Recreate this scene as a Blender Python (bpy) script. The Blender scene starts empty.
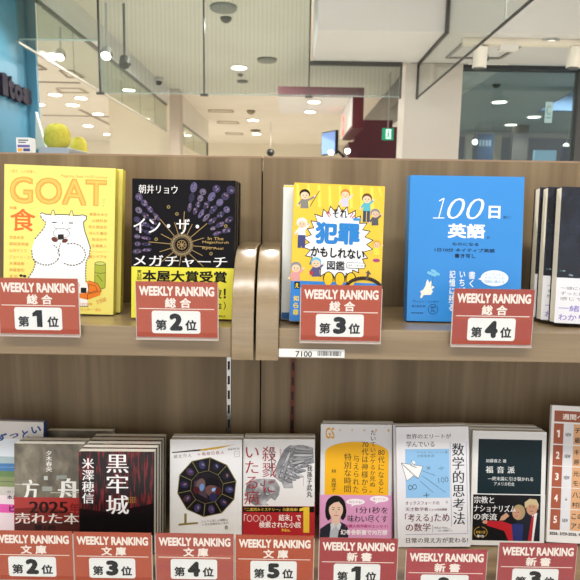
import bpy, math, random
from mathutils import Matrix, Vector
random.seed(7)
SC = bpy.context.scene
COL = SC.collection
EYE = 1.5                      # eye height; scene heights below are relative to the eye
R = math.radians

# ------------------------------------------------------------------ camera
cam_d = bpy.data.cameras.new('camera'); cam = bpy.data.objects.new('camera', cam_d); COL.objects.link(cam)
cam_d.sensor_width = 36; cam_d.lens = 36; cam_d.clip_start = .02
cam_d.dof.use_dof = True; cam_d.dof.focus_distance = .78; cam_d.dof.aperture_fstop = 15
CAMROT = Matrix.Rotation(R(90 - 8.3), 4, 'X') @ Matrix.Rotation(R(.9), 4, 'Z')
cam.matrix_world = Matrix.Translation((0, 0, EYE)) @ CAMROT
SC.camera = cam
# ------------------------------------------------------------------ world, lights, exposure
w = bpy.data.worlds.new('world'); SC.world = w; w.use_nodes = True
w.node_tree.nodes['Background'].inputs[0].default_value = (.93, .95, 1, 1)
w.node_tree.nodes['Background'].inputs[1].default_value = 1.0
SC.view_settings.view_transform = 'Standard'; SC.view_settings.look = 'None'
SC.view_settings.gamma = 1; SC.view_settings.exposure = 0.25
SC.view_settings.use_curve_mapping = False

def area(loc, target, size, size_y, power, col=(1, .985, .965)):
    l = bpy.data.lights.new('shop_light', 'AREA'); l.shape = 'RECTANGLE'; l.size = size; l.size_y = size_y
    l.energy = power; l.color = col
    o = bpy.data.objects.new('shop_light', l); COL.objects.link(o)
    o.location = (loc[0], loc[1], loc[2] + EYE)
    d = Vector(target) - Vector(loc)
    o.rotation_euler = d.to_track_quat('-Z', 'Y').to_euler()
for x in (-1.3, -.45, .4, 1.25):                       # the shop's ceiling lamps over the aisle in front of the shelf
    area((x, -.22, 1.26), (x, .8, -.45), .8, .13, 8.0)
def spot(loc, target, power, deg, blend=.6, col=(1, .96, .9)):
    l = bpy.data.lights.new('spot_light', 'SPOT'); l.energy = power; l.spot_size = R(deg); l.spot_blend = blend; l.color = col
    l.shadow_soft_size = .03
    o = bpy.data.objects.new('spot_light', l); COL.objects.link(o); o.location = (loc[0], loc[1], loc[2] + EYE)
    o.rotation_euler = (Vector(target) - Vector(loc)).to_track_quat('-Z', 'Y').to_euler()

HALL = ((-3.4, 5.2), (-3.4, 8.5), (-2.6, 11), (-.75, 5.4), (-.1, 9), (.15, 10.8), (-.45, 4.4), (-2.6, 3.9), (4.2, 5.2), (2.9, 6.0), (3.4, 8.6), (1.2, 11), (5.2, 7))
for x, y in HALL:                                     # lamps of the hall behind, with near ones added to brighten its ceiling
    spot((x, y, 1.28), (x, y, -1), 82, 165, .5, (1, .955, .895))

for x, y in ((-1.1, 1.95), (-.04, 1.95), (.95, 2.0), (2.0, 2.0)):    # lamps added between shelf and white beam for bounce under it and plate highlights
    spot((x, y, 1.28), (x, y, -1), 215, 100, .4, (1, .985, .96))

# ------------------------------------------------------------------ helpers
def at(px, py, Y):             # point of the place seen at a photo position, on the plane y = Y (relative to the eye)
    d = CAMROT.to_3x3() @ Vector(((px - 290) / 580, (290 - py) / 580, -1)); return d * (Y / d.y)
def atz(px, py, z):
    d = CAMROT.to_3x3() @ Vector(((px - 290) / 580, (290 - py) / 580, -1)); return d * (z / d.z)
def atx(px, py, x):
    d = CAMROT.to_3x3() @ Vector(((px - 290) / 580, (290 - py) / 580, -1)); return d * (x / d.x)
def lin(h):
    h = h.lstrip('#'); v = [int(h[i:i + 2], 16) / 255 for i in (0, 2, 4)]
    return tuple(c / 12.92 if c <= .04045 else ((c + .055) / 1.055) ** 2.4 for c in v) + (1,)
MATS = {}
def mat(h, rough=.55, metal=0., spec=.5, emit=0, coat=0):
    k = (h, rough, metal, spec, emit, coat)
    if k not in MATS:
        m = bpy.data.materials.new('mat_' + h.strip('#')); m.use_nodes = True
        b = m.node_tree.nodes['Principled BSDF']
        b.inputs['Base Color'].default_value = lin(h); b.inputs['Roughness'].default_value = rough
        b.inputs['Metallic'].default_value = metal; b.inputs['Specular IOR Level'].default_value = spec
        b.inputs['Coat Weight'].default_value = coat; b.inputs['Coat Roughness'].default_value = .12
        if emit:
            b.inputs['Emission Color'].default_value = lin(h); b.inputs['Emission Strength'].default_value = emit
        MATS[k] = m
    return MATS[k]
def nodes(name):
    m = bpy.data.materials.new(name); m.use_nodes = True
    nt = m.node_tree; return m, nt, nt.nodes['Principled BSDF']
def ramp(nt, stops):
    r = nt.nodes.new('ShaderNodeValToRGB'); e = r.color_ramp.elements
    while len(e) < len(stops): e.new(.5)
    for i, (p, c) in enumerate(stops): e[i].position = p; e[i].color = lin(c)
    return r
def coords(nt, scale, rot=(0, 0, 0)):
    t = nt.nodes.new('ShaderNodeTexCoord'); mp = nt.nodes.new('ShaderNodeMapping')
    mp.inputs['Scale'].default_value = scale; mp.inputs['Rotation'].default_value = rot
    nt.links.new(t.outputs['Object'], mp.inputs['Vector']); return mp
def wood(name, dark, mid, light, scale, rough=.45, spec=.4, bump=.02):
    m, nt, b = nodes(name); mp = coords(nt, scale)
    n = nt.nodes.new('ShaderNodeTexNoise'); n.inputs['Scale'].default_value = 1; n.inputs['Detail'].default_value = 5
    n.inputs['Roughness'].default_value = .62; n.inputs['Distortion'].default_value = .25
    nt.links.new(mp.outputs[0], n.inputs['Vector'])
    r = ramp(nt, [(.28, dark), (.5, mid), (.72, light)]); nt.links.new(n.outputs['Fac'], r.inputs[0])
    nt.links.new(r.outputs[0], b.inputs['Base Color'])
    bp = nt.nodes.new('ShaderNodeBump'); bp.inputs['Strength'].default_value = bump; bp.inputs['Distance'].default_value = .001
    nt.links.new(n.outputs['Fac'], bp.inputs['Height']); nt.links.new(bp.outputs[0], b.inputs['Normal'])
    b.inputs['Roughness'].default_value = rough; b.inputs['Specular IOR Level'].default_value = spec
    return m
def noisy(name, stops, scale, rot=(0, 0, 0), rough=.5, detail=3, kind='noise', dist=0):
    m, nt, b = nodes(name); mp = coords(nt, scale, rot)
    n = nt.nodes.new('ShaderNodeTexNoise' if kind == 'noise' else 'ShaderNodeTexVoronoi')
    n.inputs['Scale'].default_value = 1
    if kind == 'noise': n.inputs['Detail'].default_value = detail; n.inputs['Distortion'].default_value = dist
    nt.links.new(mp.outputs[0], n.inputs['Vector'])
    r = ramp(nt, stops); nt.links.new(n.outputs[0], r.inputs[0]); nt.links.new(r.outputs[0], b.inputs['Base Color'])
    b.inputs['Roughness'].default_value = rough; return m
def glass(name, tint, gloss=.06, rough=.02, wires=0):
    m = bpy.data.materials.new(name); m.use_nodes = True; nt = m.node_tree
    for n in list(nt.nodes): nt.nodes.remove(n)
    out = nt.nodes.new('ShaderNodeOutputMaterial'); tr = nt.nodes.new('ShaderNodeBsdfTransparent')
    gl = nt.nodes.new('ShaderNodeBsdfGlossy'); gl.inputs['Roughness'].default_value = rough
    gl.inputs['Color'].default_value = (1, 1, 1, 1)
    mx = nt.nodes.new('ShaderNodeMixShader'); lw = nt.nodes.new('ShaderNodeLayerWeight'); lw.inputs['Blend'].default_value = .5
    pw = nt.nodes.new('ShaderNodeMath'); pw.operation = 'POWER'; pw.inputs[1].default_value = 5; nt.links.new(lw.outputs['Facing'], pw.inputs[0])
    ma = nt.nodes.new('ShaderNodeMath'); ma.operation = 'MULTIPLY_ADD'; ma.inputs[1].default_value = .35; ma.inputs[2].default_value = gloss
    nt.links.new(pw.outputs[0], ma.inputs[0])
    tr.inputs[0].default_value = lin(tint)
    if wires:
        mp = coords(nt, (wires, wires, wires)); wv = nt.nodes.new('ShaderNodeTexWave'); wv.wave_type = 'BANDS'; wv.bands_direction = 'X'
        wv.inputs['Scale'].default_value = 1; nt.links.new(mp.outputs[0], wv.inputs['Vector'])
        r = ramp(nt, [(0, tint), (.86, tint), (1, '#e2e8e7')]); nt.links.new(wv.outputs['Fac'], r.inputs[0])
        nt.links.new(r.outputs[0], tr.inputs[0])
    nt.links.new(ma.outputs[0], mx.inputs[0]); nt.links.new(tr.outputs[0], mx.inputs[1]); nt.links.new(gl.outputs[0], mx.inputs[2])
    nt.links.new(mx.outputs[0], out.inputs[0]); return m

class MB:                       # collects polygons with a material each; build() links ONE mesh object
    def __init__(s): s.v = []; s.f = []; s.m = []; s.ms = []
    def mi(s, m):
        if m not in s.ms: s.ms.append(m)
        return s.ms.index(m)
    def add(s, vs, fs, m):
        k = len(s.v); s.v += [tuple(v) for v in vs]; i = s.mi(m)
        for f in fs: s.f.append([k + j for j in f]); s.m.append(i)
        return s
    def box(s, a, b, m, M=None):
        (x0, y0, z0), (x1, y1, z1) = a, b
        vs = [Vector(p) for p in ((x0, y0, z0), (x1, y0, z0), (x1, y1, z0), (x0, y1, z0), (x0, y0, z1), (x1, y0, z1), (x1, y1, z1), (x0, y1, z1))]
        if M: vs = [M @ v for v in vs]
        return s.add(vs, [(3, 2, 1, 0), (4, 5, 6, 7), (0, 1, 5, 4), (1, 2, 6, 5), (2, 3, 7, 6), (3, 0, 4, 7)], m)
    def tube(s, p, q, r0, r1, m, n=20, caps=True):
        p, q = Vector(p), Vector(q); d = (q - p).normalized(); a = d.orthogonal().normalized(); b = d.cross(a)
        vs = []
        for c, r in ((p, r0), (q, r1)):
            for i in range(n):
                t = 2 * math.pi * i / n; vs.append(c + a * (r * math.cos(t)) + b * (r * math.sin(t)))
        fs = [(i, (i + 1) % n, n + (i + 1) % n, n + i) for i in range(n)]
        if caps: fs += [tuple(range(n))[::-1], tuple(range(n, 2 * n))]
        return s.add(vs, fs, m)
    def lathe(s, c, prof, m, n=28):      # prof: (radius, height) pairs
        c = Vector(c); vs = []
        for r, h in prof:
            for i in range(n):
                t = 2 * math.pi * i / n; vs.append(c + Vector((r * math.cos(t), r * math.sin(t), h)))
        fs = [(j * n + i, j * n + (i + 1) % n, (j + 1) * n + (i + 1) % n, (j + 1) * n + i) for j in range(len(prof) - 1) for i in range(n)]
        fs += [tuple(range(n))[::-1], tuple(range((len(prof) - 1) * n, len(prof) * n))]
        return s.add(vs, fs, m)
    def build(s, name, parent=None, loc=(0, 0, 0), smooth=False, bevel=0):
        me = bpy.data.meshes.new(name); me.from_pydata(s.v, [], s.f); 
        for m in s.ms: me.materials.append(m)
        for p, i in zip(me.polygons, s.m): p.material_index = i; p.use_smooth = smooth
        me.update()
        o = bpy.data.objects.new(name, me); COL.objects.link(o); o.location = loc
        if parent: o.parent = parent
        if bevel:
            b = o.modifiers.new('bevel', 'BEVEL'); b.width = bevel; b.segments = 2; b.limit_method = 'ANGLE'
        return o
def tag(o, label, cat, group=None):
    o['label'] = label; o['category'] = cat
    if group: o['group'] = group
    return o
def thing(name, loc, label, cat, group=None, rot=(0, 0, 0)):
    o = bpy.data.objects.new(name, None); COL.objects.link(o); o.empty_display_size = .02
    o.location = (loc[0], loc[1], loc[2] + EYE); o.rotation_euler = rot
    return tag(o, label, cat, group)
def struct(mb, name, **k):
    o = mb.build(name, loc=(0, 0, EYE), **k); o['kind'] = 'structure'; return o
def solo(mb, name, label, cat, group=None, loc=(0, 0, 0), **k):
    return tag(mb.build(name, loc=(loc[0], loc[1], loc[2] + EYE), **k), label, cat, group)
def dup(root, label=None):
    r = root.copy(); COL.objects.link(r)
    if label: r['label'] = label
    for ch in list(root.children):
        c = ch.copy(); COL.objects.link(c); c.parent = r
        for g in ch.children:
            d = g.copy(); COL.objects.link(d); d.parent = c
    return r

GC = {}
def glyphs(s, wt=0., aniso=1.):
    k = (s, wt, aniso)
    if k in GC: return GC[k]
    cu = bpy.data.curves.new('lettering', 'FONT'); cu.body = s; cu.size = 1; cu.align_x = 'CENTER'; cu.resolution_u = 3
    cu.space_line = 1.0; o = bpy.data.objects.new('lettering', cu); COL.objects.link(o)
    dg = bpy.context.evaluated_depsgraph_get()
    c2 = o.to_curve(dg).copy(); c2.transform(Matrix.Diagonal((1, 1 / aniso, 1, 1))); c2.offset = wt
    o2 = bpy.data.objects.new('lettering', c2); COL.objects.link(o2)
    me = bpy.data.meshes.new_from_object(o2.evaluated_get(bpy.context.evaluated_depsgraph_get()))
    vs = [(v.co.x, v.co.y * aniso) for v in me.vertices]; fs = [tuple(p.vertices) for p in me.polygons]
    for ob in (o, o2): bpy.data.objects.remove(ob)
    bpy.data.meshes.remove(me); bpy.data.curves.remove(cu)
    GC[k] = (vs, fs); return GC[k]

class Art:                      # flat printing on a front face: local x across, z up, printed on the plane y
    def __init__(s, mb, frame, W, H, y=0., z0=0., rough=.5):
        s.mb = mb; s.x0, s.y0, s.x1, s.y1 = frame; s.W = W; s.H = H; s.y = y; s.n = 0; s.rough = rough; s.z0 = z0
    def lay(s, k=1): s.n += k; return s.y - .00005 - s.n * .000005
    def uv(s, x, y): return ((x - s.x0) / (s.x1 - s.x0) - .5) * s.W, (s.y1 - y) / (s.y1 - s.y0) * s.H + s.z0
    def m(s, c): return c if not isinstance(c, str) else mat(c, s.rough, 0, .2)
    def poly(s, pts, c):
        Y = s.lay(); vs = [(a, Y, b) for a, b in (s.uv(*p) for p in pts)]
        if len(vs) > 4:
            from mathutils.geometry import tessellate_polygon
            fs = [tuple(t) for t in tessellate_polygon([[Vector((v[0], v[2], 0)) for v in vs]])]
        else: fs = [tuple(range(len(vs)))]
        s.mb.add(vs, fs, s.m(c)); return s
    def rect(s, x0, y0, x1, y1, c): return s.poly([(x0, y0), (x1, y0), (x1, y1), (x0, y1)], c)
    def ell(s, cx, cy, rx, ry, c, n=28, rot=0):
        ca, sa = math.cos(R(rot)), math.sin(R(rot)); P = []
        for i in range(n):
            t = 2 * math.pi * i / n; a, b = rx * math.cos(t), ry * math.sin(t); P.append((cx + a * ca - b * sa, cy + a * sa + b * ca))
        return s.poly(P, c)
    def line(s, pts, wd, c, dash=None):
        Y = s.lay(); vs = []; fs = []
        segs = []
        for p, q in zip(pts, pts[1:]):
            L = math.hypot(q[0] - p[0], q[1] - p[1])
            if dash:
                n = max(1, int(L / dash))
                for i in range(n):
                    a, b = i / n, (i + .62) / n
                    segs.append(((p[0] + (q[0] - p[0]) * a, p[1] + (q[1] - p[1]) * a), (p[0] + (q[0] - p[0]) * b, p[1] + (q[1] - p[1]) * b)))
            else: segs.append((p, q))
        for p, q in segs:
            L = math.hypot(q[0] - p[0], q[1] - p[1]) or 1e-6; nx, ny = -(q[1] - p[1]) / L * wd / 2, (q[0] - p[0]) / L * wd / 2
            k = len(vs)
            for a, b in ((p[0] + nx, p[1] + ny), (q[0] + nx, q[1] + ny), (q[0] - nx, q[1] - ny), (p[0] - nx, p[1] - ny)):
                u, v = s.uv(a, b); vs.append((u, Y, v))
            fs.append((k, k + 1, k + 2, k + 3))
        s.mb.add(vs, fs, s.m(c)); return s
    def arc(s, cx, cy, rx, ry, a0, a1, wd, c, dash=None, n=24):
        return s.line([(cx + rx * math.cos(R(a0 + (a1 - a0) * i / n)), cy + ry * math.sin(R(a0 + (a1 - a0) * i / n))) for i in range(n + 1)], wd, c, dash)
    def text(s, t, x0, y0, x1, y1, c, b=0., wt=0., an=1., vert=False, shear=0., rot=0., bx=None, keep=False):
        # b: boldness by overprinting around; bx: the same sideways only; wt: stroke offset; rot: slope of the line
        if vert: t = '\n'.join(t)
        vs, fs = glyphs(t, wt, an)
        if not vs: return s
        vs = [(x + shear * y, y) for x, y in vs]
        if bx: sh = [(-bx, 0), (0, 0), (bx, 0)]
        elif b: sh = [(b * math.cos(i * math.pi / 4), b * math.sin(i * math.pi / 4)) for i in range(8)] if b > .03 else [(b, b), (-b, b), (b, -b), (-b, -b)]
        else: sh = [(0, 0)]
        e = bx or b; ex, ey = e, (0 if bx else b)
        X0 = min(v[0] for v in vs) - ex; X1 = max(v[0] for v in vs) + ex; Y0 = min(v[1] for v in vs) - ey; Y1 = max(v[1] for v in vs) + ey
        Y = s.lay(); s.n += len(sh) - 1; V = []; Fs = []
        cx, cy = (x0 + x1) / 2, (y0 + y1) / 2; ca, sa = math.cos(R(rot)), math.sin(R(rot))
        for q, (dx, dy) in enumerate(sh):
            k = len(V)
            for x, y in vs:
                a = x0 + (x + dx - X0) / (X1 - X0) * (x1 - x0); d = y1 - (y + dy - Y0) / (Y1 - Y0) * (y1 - y0)
                a, d = cx + (a - cx) * ca - (d - cy) * sa, cy + (a - cx) * sa + (d - cy) * ca
                u, v = s.uv(a, d); V.append((u, Y - q * .000005, v))
            Fs += [tuple(k + j for j in f) for f in fs]
        s.mb.add(V, Fs, s.m(c)); return s
    def rrect(s, x0, y0, x1, y1, r, c):
        P = []
        for cx, cy, a in ((x1 - r, y0 + r, -90), (x1 - r, y1 - r, 0), (x0 + r, y1 - r, 90), (x0 + r, y0 + r, 180)):
            for i in range(6): t = R(a + 18 * i); P.append((cx + r * math.cos(t), cy + r * math.sin(t)))
        return s.poly(P, c)

# ------------------------------------------------------------------ setting
CEIL = 1.30
m_ceil = noisy('ceiling_board', [(.3, '#e3dccd'), (.7, '#e9e3d6')], (1.5, 1.5, 1.5), rough=.8)
m_floor = noisy('floor_tile', [(.3, '#d9d1c4'), (.7, '#e6dfd3')], (2, 2, 2), rough=.35)
m_cream = noisy('cream_wall', [(.3, '#e9dfc6'), (.7, '#efe7d2')], (1, 1, 1), rough=.75)
m_white = noisy('white_paint', [(.3, '#dddbd5'), (.7, '#e3e1dc')], (2, 2, 2), rough=.6)
m_column = noisy('column_panel', [(.3, '#bdb6ab'), (.7, '#c3bdb2')], (1, 1, .3), rough=.28)
m_blue = noisy('blue_paint', [(.3, '#4d87a2'), (.7, '#538fab')], (2, 2, 2), rough=.42)
m_maroon = noisy('maroon_paint', [(.3, '#5c2832'), (.7, '#652d38')], (2, 2, 2), rough=.5)
m_grey = noisy('grey_paint', [(.3, '#777572'), (.7, '#807e7a')], (2, 2, 2), rough=.5)
struct(MB().box((-7, -3.2, -EYE - .1), (7, 13, -EYE), m_floor), 'floor')
struct(MB().box((-7, -3.2, CEIL), (7, 13, CEIL + .1), m_ceil), 'ceiling')
struct(MB().box((-7, 12.8, -EYE), (7, 13, CEIL), m_cream), 'wall_back')
struct(MB().box((-2.30, 7.5, -EYE), (-1.385, 7.65, CEIL), m_cream), 'wall_left')
# blue shop wall with its return
bw = at(26.5, 100, 3.5).x; br = at(35.5, 100, 3.5).x
struct(MB().box((bw - .25, 1.9, -EYE), (bw, 3.52, CEIL), m_blue), 'wall_blue')
struct(MB().box((bw - .25, 3.53, -EYE), (br, 3.555, CEIL), m_blue), 'wall_blue_return')
# dropped beam, column, storefront
sx = at(318, 30, 2.9); zs = sx.z
m_beamw = noisy('beam_paint', [(.3, '#b9b8b4'), (.7, '#bfbebb')], (2, 2, 2), rough=.6)
bl = sx.x
struct(MB().box((bl, 2.9, zs), (4.2, 3.5, CEIL), m_beamw), 'trim_beam')
cl, cr = at(404, 110, 3.52).x, at(460, 120, 3.52).x
struct(MB().box((cl, 3.515, -EYE), (cr, 3.72, zs), m_column), 'wall_column')
struct(MB().box((cr + .001, 3.52, zs - .022), (4.2, 3.6, zs - .001), mat('#23282b', .4)), 'trim_header')
win = MB().box((cr + .002, 3.55, -EYE), (4.2, 3.562, zs - .024), glass('dark_glass', '#c6d3d5', .05, .01))
struct(win, 'window_1')
struct(MB().box((at(576, 120, 3.54).x, 3.53, -EYE), (at(585, 120, 3.54).x, 3.6, zs - .023), mat('#4a4a48', .4)), 'window_post')
# what lies beyond the storefront
m_dim = noisy('far_shop_wall', [(.3, '#6d6a66'), (.7, '#7b7873')], (1, 1, 1), rough=.7)
struct(MB().box((2.1, 10.3, -EYE), (7, 10.4, CEIL - .02), m_dim), 'wall_far')
struct(MB().box((1.66, 3.64, CEIL - .018), (7, 10.3, CEIL - .001), noisy('corridor_ceiling', [(.3, '#a9b5b8'), (.7, '#b0bcbf')], (1, 1, 1), rough=.7)), 'ceiling_corridor')
struct(MB().box((2.15, 10.15, CEIL - .09), (7, 10.29, CEIL - .019), mat('#b9ab94', .6)), 'trim_bulkhead')
# maroon shop: wall, end of corridor bulkhead
ml, mr = at(354, 140, 6.6).x, at(404, 140, 6.6).x
struct(MB().box((ml, 6.6, -EYE), (ml + .42, 6.75, at(370, 120, 6.6).z), m_maroon).box((ml + .42, 6.6, -EYE), (1.62, 6.75, at(395, 127, 6.6).z), m_maroon), 'wall_maroon')
struct(MB().box((1.07, 3.95, 1.06), (1.30, 9, CEIL), m_grey).box((1.301, 3.95, 1.06), (1.6, 9, CEIL), m_white), 'trim_duct')
c0, c1 = at(170, 140, 6.9).x, at(180, 140, 6.9).x
struct(MB().box((c0, 6.9, -EYE), (c1, 7.1, CEIL), noisy('pillar_paint', [(.3, '#bfb0a0'), (.7, '#c6b8a8')], (2, 2, 2), rough=.6)), 'wall_pillar')

# ------------------------------------------------------------------ glass smoke barriers
m_wire = glass('wired_glass', '#e9efef', .03, .03, wires=13)
m_wire2 = glass('wired_glass_side', '#ebf0ed', .025, .05)
m_edge = mat('#4c4b48', .4, .4)
m_clear_edge = mat('#93a69f', .3)
YG = 3.5
zb0, zb1 = at(101, 92, YG).z, at(309, 94.5, YG).z
XL = at(99.5, 60, YG).x
t = thing('smoke_barrier', (0, YG, 0), 'wide wired glass smoke barrier hanging across the hall, facing the viewer', 'glass barrier', 'glass smoke barriers')
joints = [XL, at(204, 60, YG).x, at(309.5, 60, YG).x]
for a, b in ((joints[0], joints[1]), (joints[1], joints[2])):
    MB().box((a + .004, -.004, zb0), (b - .004, .004, CEIL - .002), m_wire).build('glass_pane', t)
MB().box((joints[2] + .004, -.004, zb0), (cl - .036, .004, zs - .022), m_wire).build('glass_pane', t)
for j in joints:
    MB().box((j - .004, -.009, zb0 - .005), (j + .004, .009, CEIL - .002), m_edge).build('joint_rail', t)
    MB().box((j - .022, -.012, zb0 - .014), (j + .022, .012, zb0 - .003), m_edge).build('clip', t)
MB().box((joints[2] + .004, -.012, zs - .022), (cl - .036, .012, zs - .002), m_edge).build('top_rail', t)
MB().box((cl - .0355, -.009, zb0 - .01), (cl - .024, .009, zs - .002), m_edge).build('end_rail', t)
MB().box((XL, -.005, zb0 - .004), (cl - .036, .005, zb0 - .0005), m_clear_edge).build('bottom_edge', t)
# short crosswise barrier by the blue wall
zA = at(60, 39.2, 3.44).z
t = thing('smoke_barrier', (0, 3.44, 0), 'short glass smoke barrier reaching from the blue wall to the wide wired glass', 'glass barrier', 'glass smoke barriers')
MB().box((bw + .002, -.004, zA), (XL + .01, .004, CEIL - .002), m_wire2).build('glass_pane', t)
MB().box((bw + .002, -.006, zA - .007), (XL + .01, .006, zA - .0005), mat('#b8cfc8', .2)).build('bottom_edge', t)
# lengthwise barrier, left
XB = -1.45
t = thing('smoke_barrier', (XB, 0, 0), 'long glass smoke barrier running away from the viewer above the cream wall', 'glass barrier', 'glass smoke barriers')
zB0, zB1 = atx(101, 91, XB).z, atx(112, 60, XB).z
ys = [3.456, 4.0, 4.55, 5.1, 5.7, 6.3, 6.88]
for a, b in [(3.2, 3.426)] + list(zip(ys, ys[1:])):
    MB().box((-.004, a + .003, zB0), (.004, b - .003, zB1 - .02), m_wire2).build('glass_pane', t)
for a, b in ((3.2, 3.428), (3.455, 6.88)): MB().box((-.01, a, zB1 - .019), (.01, b, zB1), mat('#77766f', .5)).build('top_rail', t)
MB().box((-.006, 3.2, zB0 - .012), (.006, 6.88, zB0 - .0005), mat('#a9a79c', .3, .4)).build('bottom_edge', t)
struct(MB().box((XB - .02, 3.456, zB1 + .001), (XB + .02, 6.88, CEIL), m_white), 'trim_fascia')
XB2 = -1.36
t = thing('smoke_barrier', (XB2, 0, 0), 'small glass smoke barrier beyond the pinkish pillar', 'glass barrier', 'glass smoke barriers')
zC0, zC1 = atx(190, 149, XB2).z, atx(195, 133, XB2).z
for a, b in ((7.12, 8.2), (8.2, 9.5)):
    MB().box((-.004, a + .003, zC0), (.004, b - .003, zC1 - .02), m_wire2).build('glass_pane', t)
MB().box((-.012, 7.12, zC1 - .019), (.012, 9.5, zC1), mat('#8d8a80', .5)).build('top_rail', t)
MB().box((-.012, 9.5, zC0), (.012, 9.53, zC1), m_edge).build('end_rail', t)
struct(MB().box((XB2 - .02, 7.12, zC1 + .001), (XB2 + .02, 9.5, CEIL), m_ceil), 'trim_fascia_far')
# lengthwise barrier, right
XC = at(418, 80, YG).x
zR = at(418, 97, YG).z
t = thing('smoke_barrier', (XC, 0, 0), 'glass smoke barrier with thin black edge running along the right side of the white beam', 'glass barrier', 'glass smoke barriers')
m_clear = glass('clear_glass', '#f3f5f3', .02, .02)
for a, b, top in ((1.3, 2.1, CEIL), (2.1, 2.88, CEIL), (2.895, 3.5, zs)):
    MB().box((-.003, a + .003, zR), (.003, b - .003, top - .002), m_clear).build('glass_pane', t)
m_blk = mat('#2d2c2a', .4)
MB().box((-.004, 1.3, zR - .008), (.004, 3.5, zR - .0005), m_blk).build('bottom_edge', t)
MB().box((-.006, 3.5, zR - .012), (.006, 3.508, zs - .001), m_blk).build('end_rail', t)
MB().box((-.009, 2.88, zs - .012), (.009, 2.894, CEIL - .002), m_blk).build('joint_rail', t)
MB().box((-.008, 2.895, zs - .012), (.008, 3.498, zs - .0015), m_blk).build('top_rail', t)
MB().box((-.003, 2.098, zR), (.003, 2.102, CEIL - .002), mat('#85857f', .3)).build('joint_rail', t)

# ------------------------------------------------------------------ shop signs, fascia, wall things behind
for ch, pa, pb, ta, ba, lab in (('i', -2.2, 3.6, 73, 95.5, 'dark purple raised letter i on the blue wall, cut by the photo edge'), ('t', 4.2, 10, 76, 98.6, 'dark purple raised letter t on the blue wall'),
                                ('o', 10.3, 18.3, 84.3, 102, 'dark purple raised letter o on the blue wall'), ('s', 18.8, 27.4, 88, 104.6, 'dark purple raised letter s, last on the blue wall')):
    a, b = atx(pa, (ta + ba) / 2, bw + .001), atx(pb, (ta + ba) / 2, bw + .001)
    zt, zb = atx((pa + pb) / 2, ta, bw).z, atx((pa + pb) / 2, ba, bw).z
    vs, fs = glyphs(ch, .055)
    X0 = min(v[0] for v in vs); X1 = max(v[0] for v in vs); Y0 = min(v[1] for v in vs); Y1 = max(v[1] for v in vs)
    f = lambda x, y, d: (bw + d, a.y + (x - X0) / (X1 - X0) * (b.y - a.y), zb + (y - Y0) / (Y1 - Y0) * (zt - zb))
    mb = MB(); m = mat('#1d1626', .6, 0, .2)
    mb.add([f(x, y, .026) for x, y in vs], fs, m); mb.add([f(x, y, .003) for x, y in vs], fs, m)
    ed = {}
    for fc in fs:
        for i in range(len(fc)):
            e = (fc[i], fc[(i + 1) % len(fc)]); ed[tuple(sorted(e))] = ed.get(tuple(sorted(e)), 0) + 1
    for (i, j), n in ed.items():
        if n == 1: mb.add([f(*vs[i], .003), f(*vs[j], .003), f(*vs[j], .026), f(*vs[i], .026)], [(0, 1, 2, 3)], m)
    solo(mb, 'sign_letter', lab, 'sign letter', 'raised letters on the blue wall')
spot((bw + .30, 3.2, 1.22), (bw, 3.22, .2), 26, 62, .8, (.9, 1, 1))

# maroon canopy with white underside and sign panel
yf = 5.0
a, b = at(278, 87, yf), at(364, 88.5, yf)
zt, zl = a.z, at(300, 95.3, yf).z
t = thing('shop_canopy', (0, yf, 0), 'maroon shop canopy with white underside and a lit white sign panel behind the glass', 'canopy')
e0 = at(352.5, 110, yf).x; e1 = b.x; ze = at(360, 128.5, yf).z
MB().box((a.x, -.03, zl), (b.x, .06, zt), m_maroon).build('front_band', t)
MB().box((a.x, .061, zl + .004), (e0 - .004, 1.0, zl + .03), m_white).build('soffit_panel', t)
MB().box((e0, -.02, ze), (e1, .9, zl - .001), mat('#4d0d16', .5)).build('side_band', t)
sp = MB(); sp.box((e0 - .012, .0, ze + .02), (e0 - .001, 1.05, zl - .002), mat('#dcdad4', .35, emit=.15))
sgn = sp.build('sign_panel', t)
g = MB(); vs, fs = glyphs('C', .06)
g.add([(e0 - .0135, .72 + x * .25, ze + .04 + y * .24) for x, y in vs], fs, mat('#ff5a4a', .4, emit=1.6))
g.build('lit_mark', sgn)
struct(MB().box((e1 - .02, 6.0, -EYE), (ml - .012, 6.62, ze - .002), m_maroon), 'wall_maroon_side')
# exit sign
ex = at(388, 134, 5.9)
t = thing('exit_sign', (ex.x, 5.9, ex.z), 'green emergency exit sign with white running figure on the maroon wall', 'exit sign')
MB().box((-.055, 0, -.056), (.055, .03, .056), mat('#1f9a70', .4, emit=.55)).build('sign_box', t, bevel=.003)
mb = MB(); A = Art(mb, (0, 0, 10, 10), .11, .112, -.001, -.056)
wh = mat('#eafff4', .4, emit=1.0)
A.rect(3.2, 1, 7.6, 9, wh); gr = mat('#1f9a70', .4, emit=.5)
A.ell(5.2, 2.4, .8, .8, gr); A.poly([(4.4, 3.4), (6.4, 3.6), (5.9, 5.8), (7, 8.3), (6, 8.4), (5, 6.4), (4.2, 8.4), (3.4, 8), (4.5, 5.8)], gr)
mb.build('pictogram', t)
MB().box((-.004, .01, .056), (.004, .018, CEIL - ex.z - .001), mat('#bbbbbb', .4)).build('hanger', t)
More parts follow.
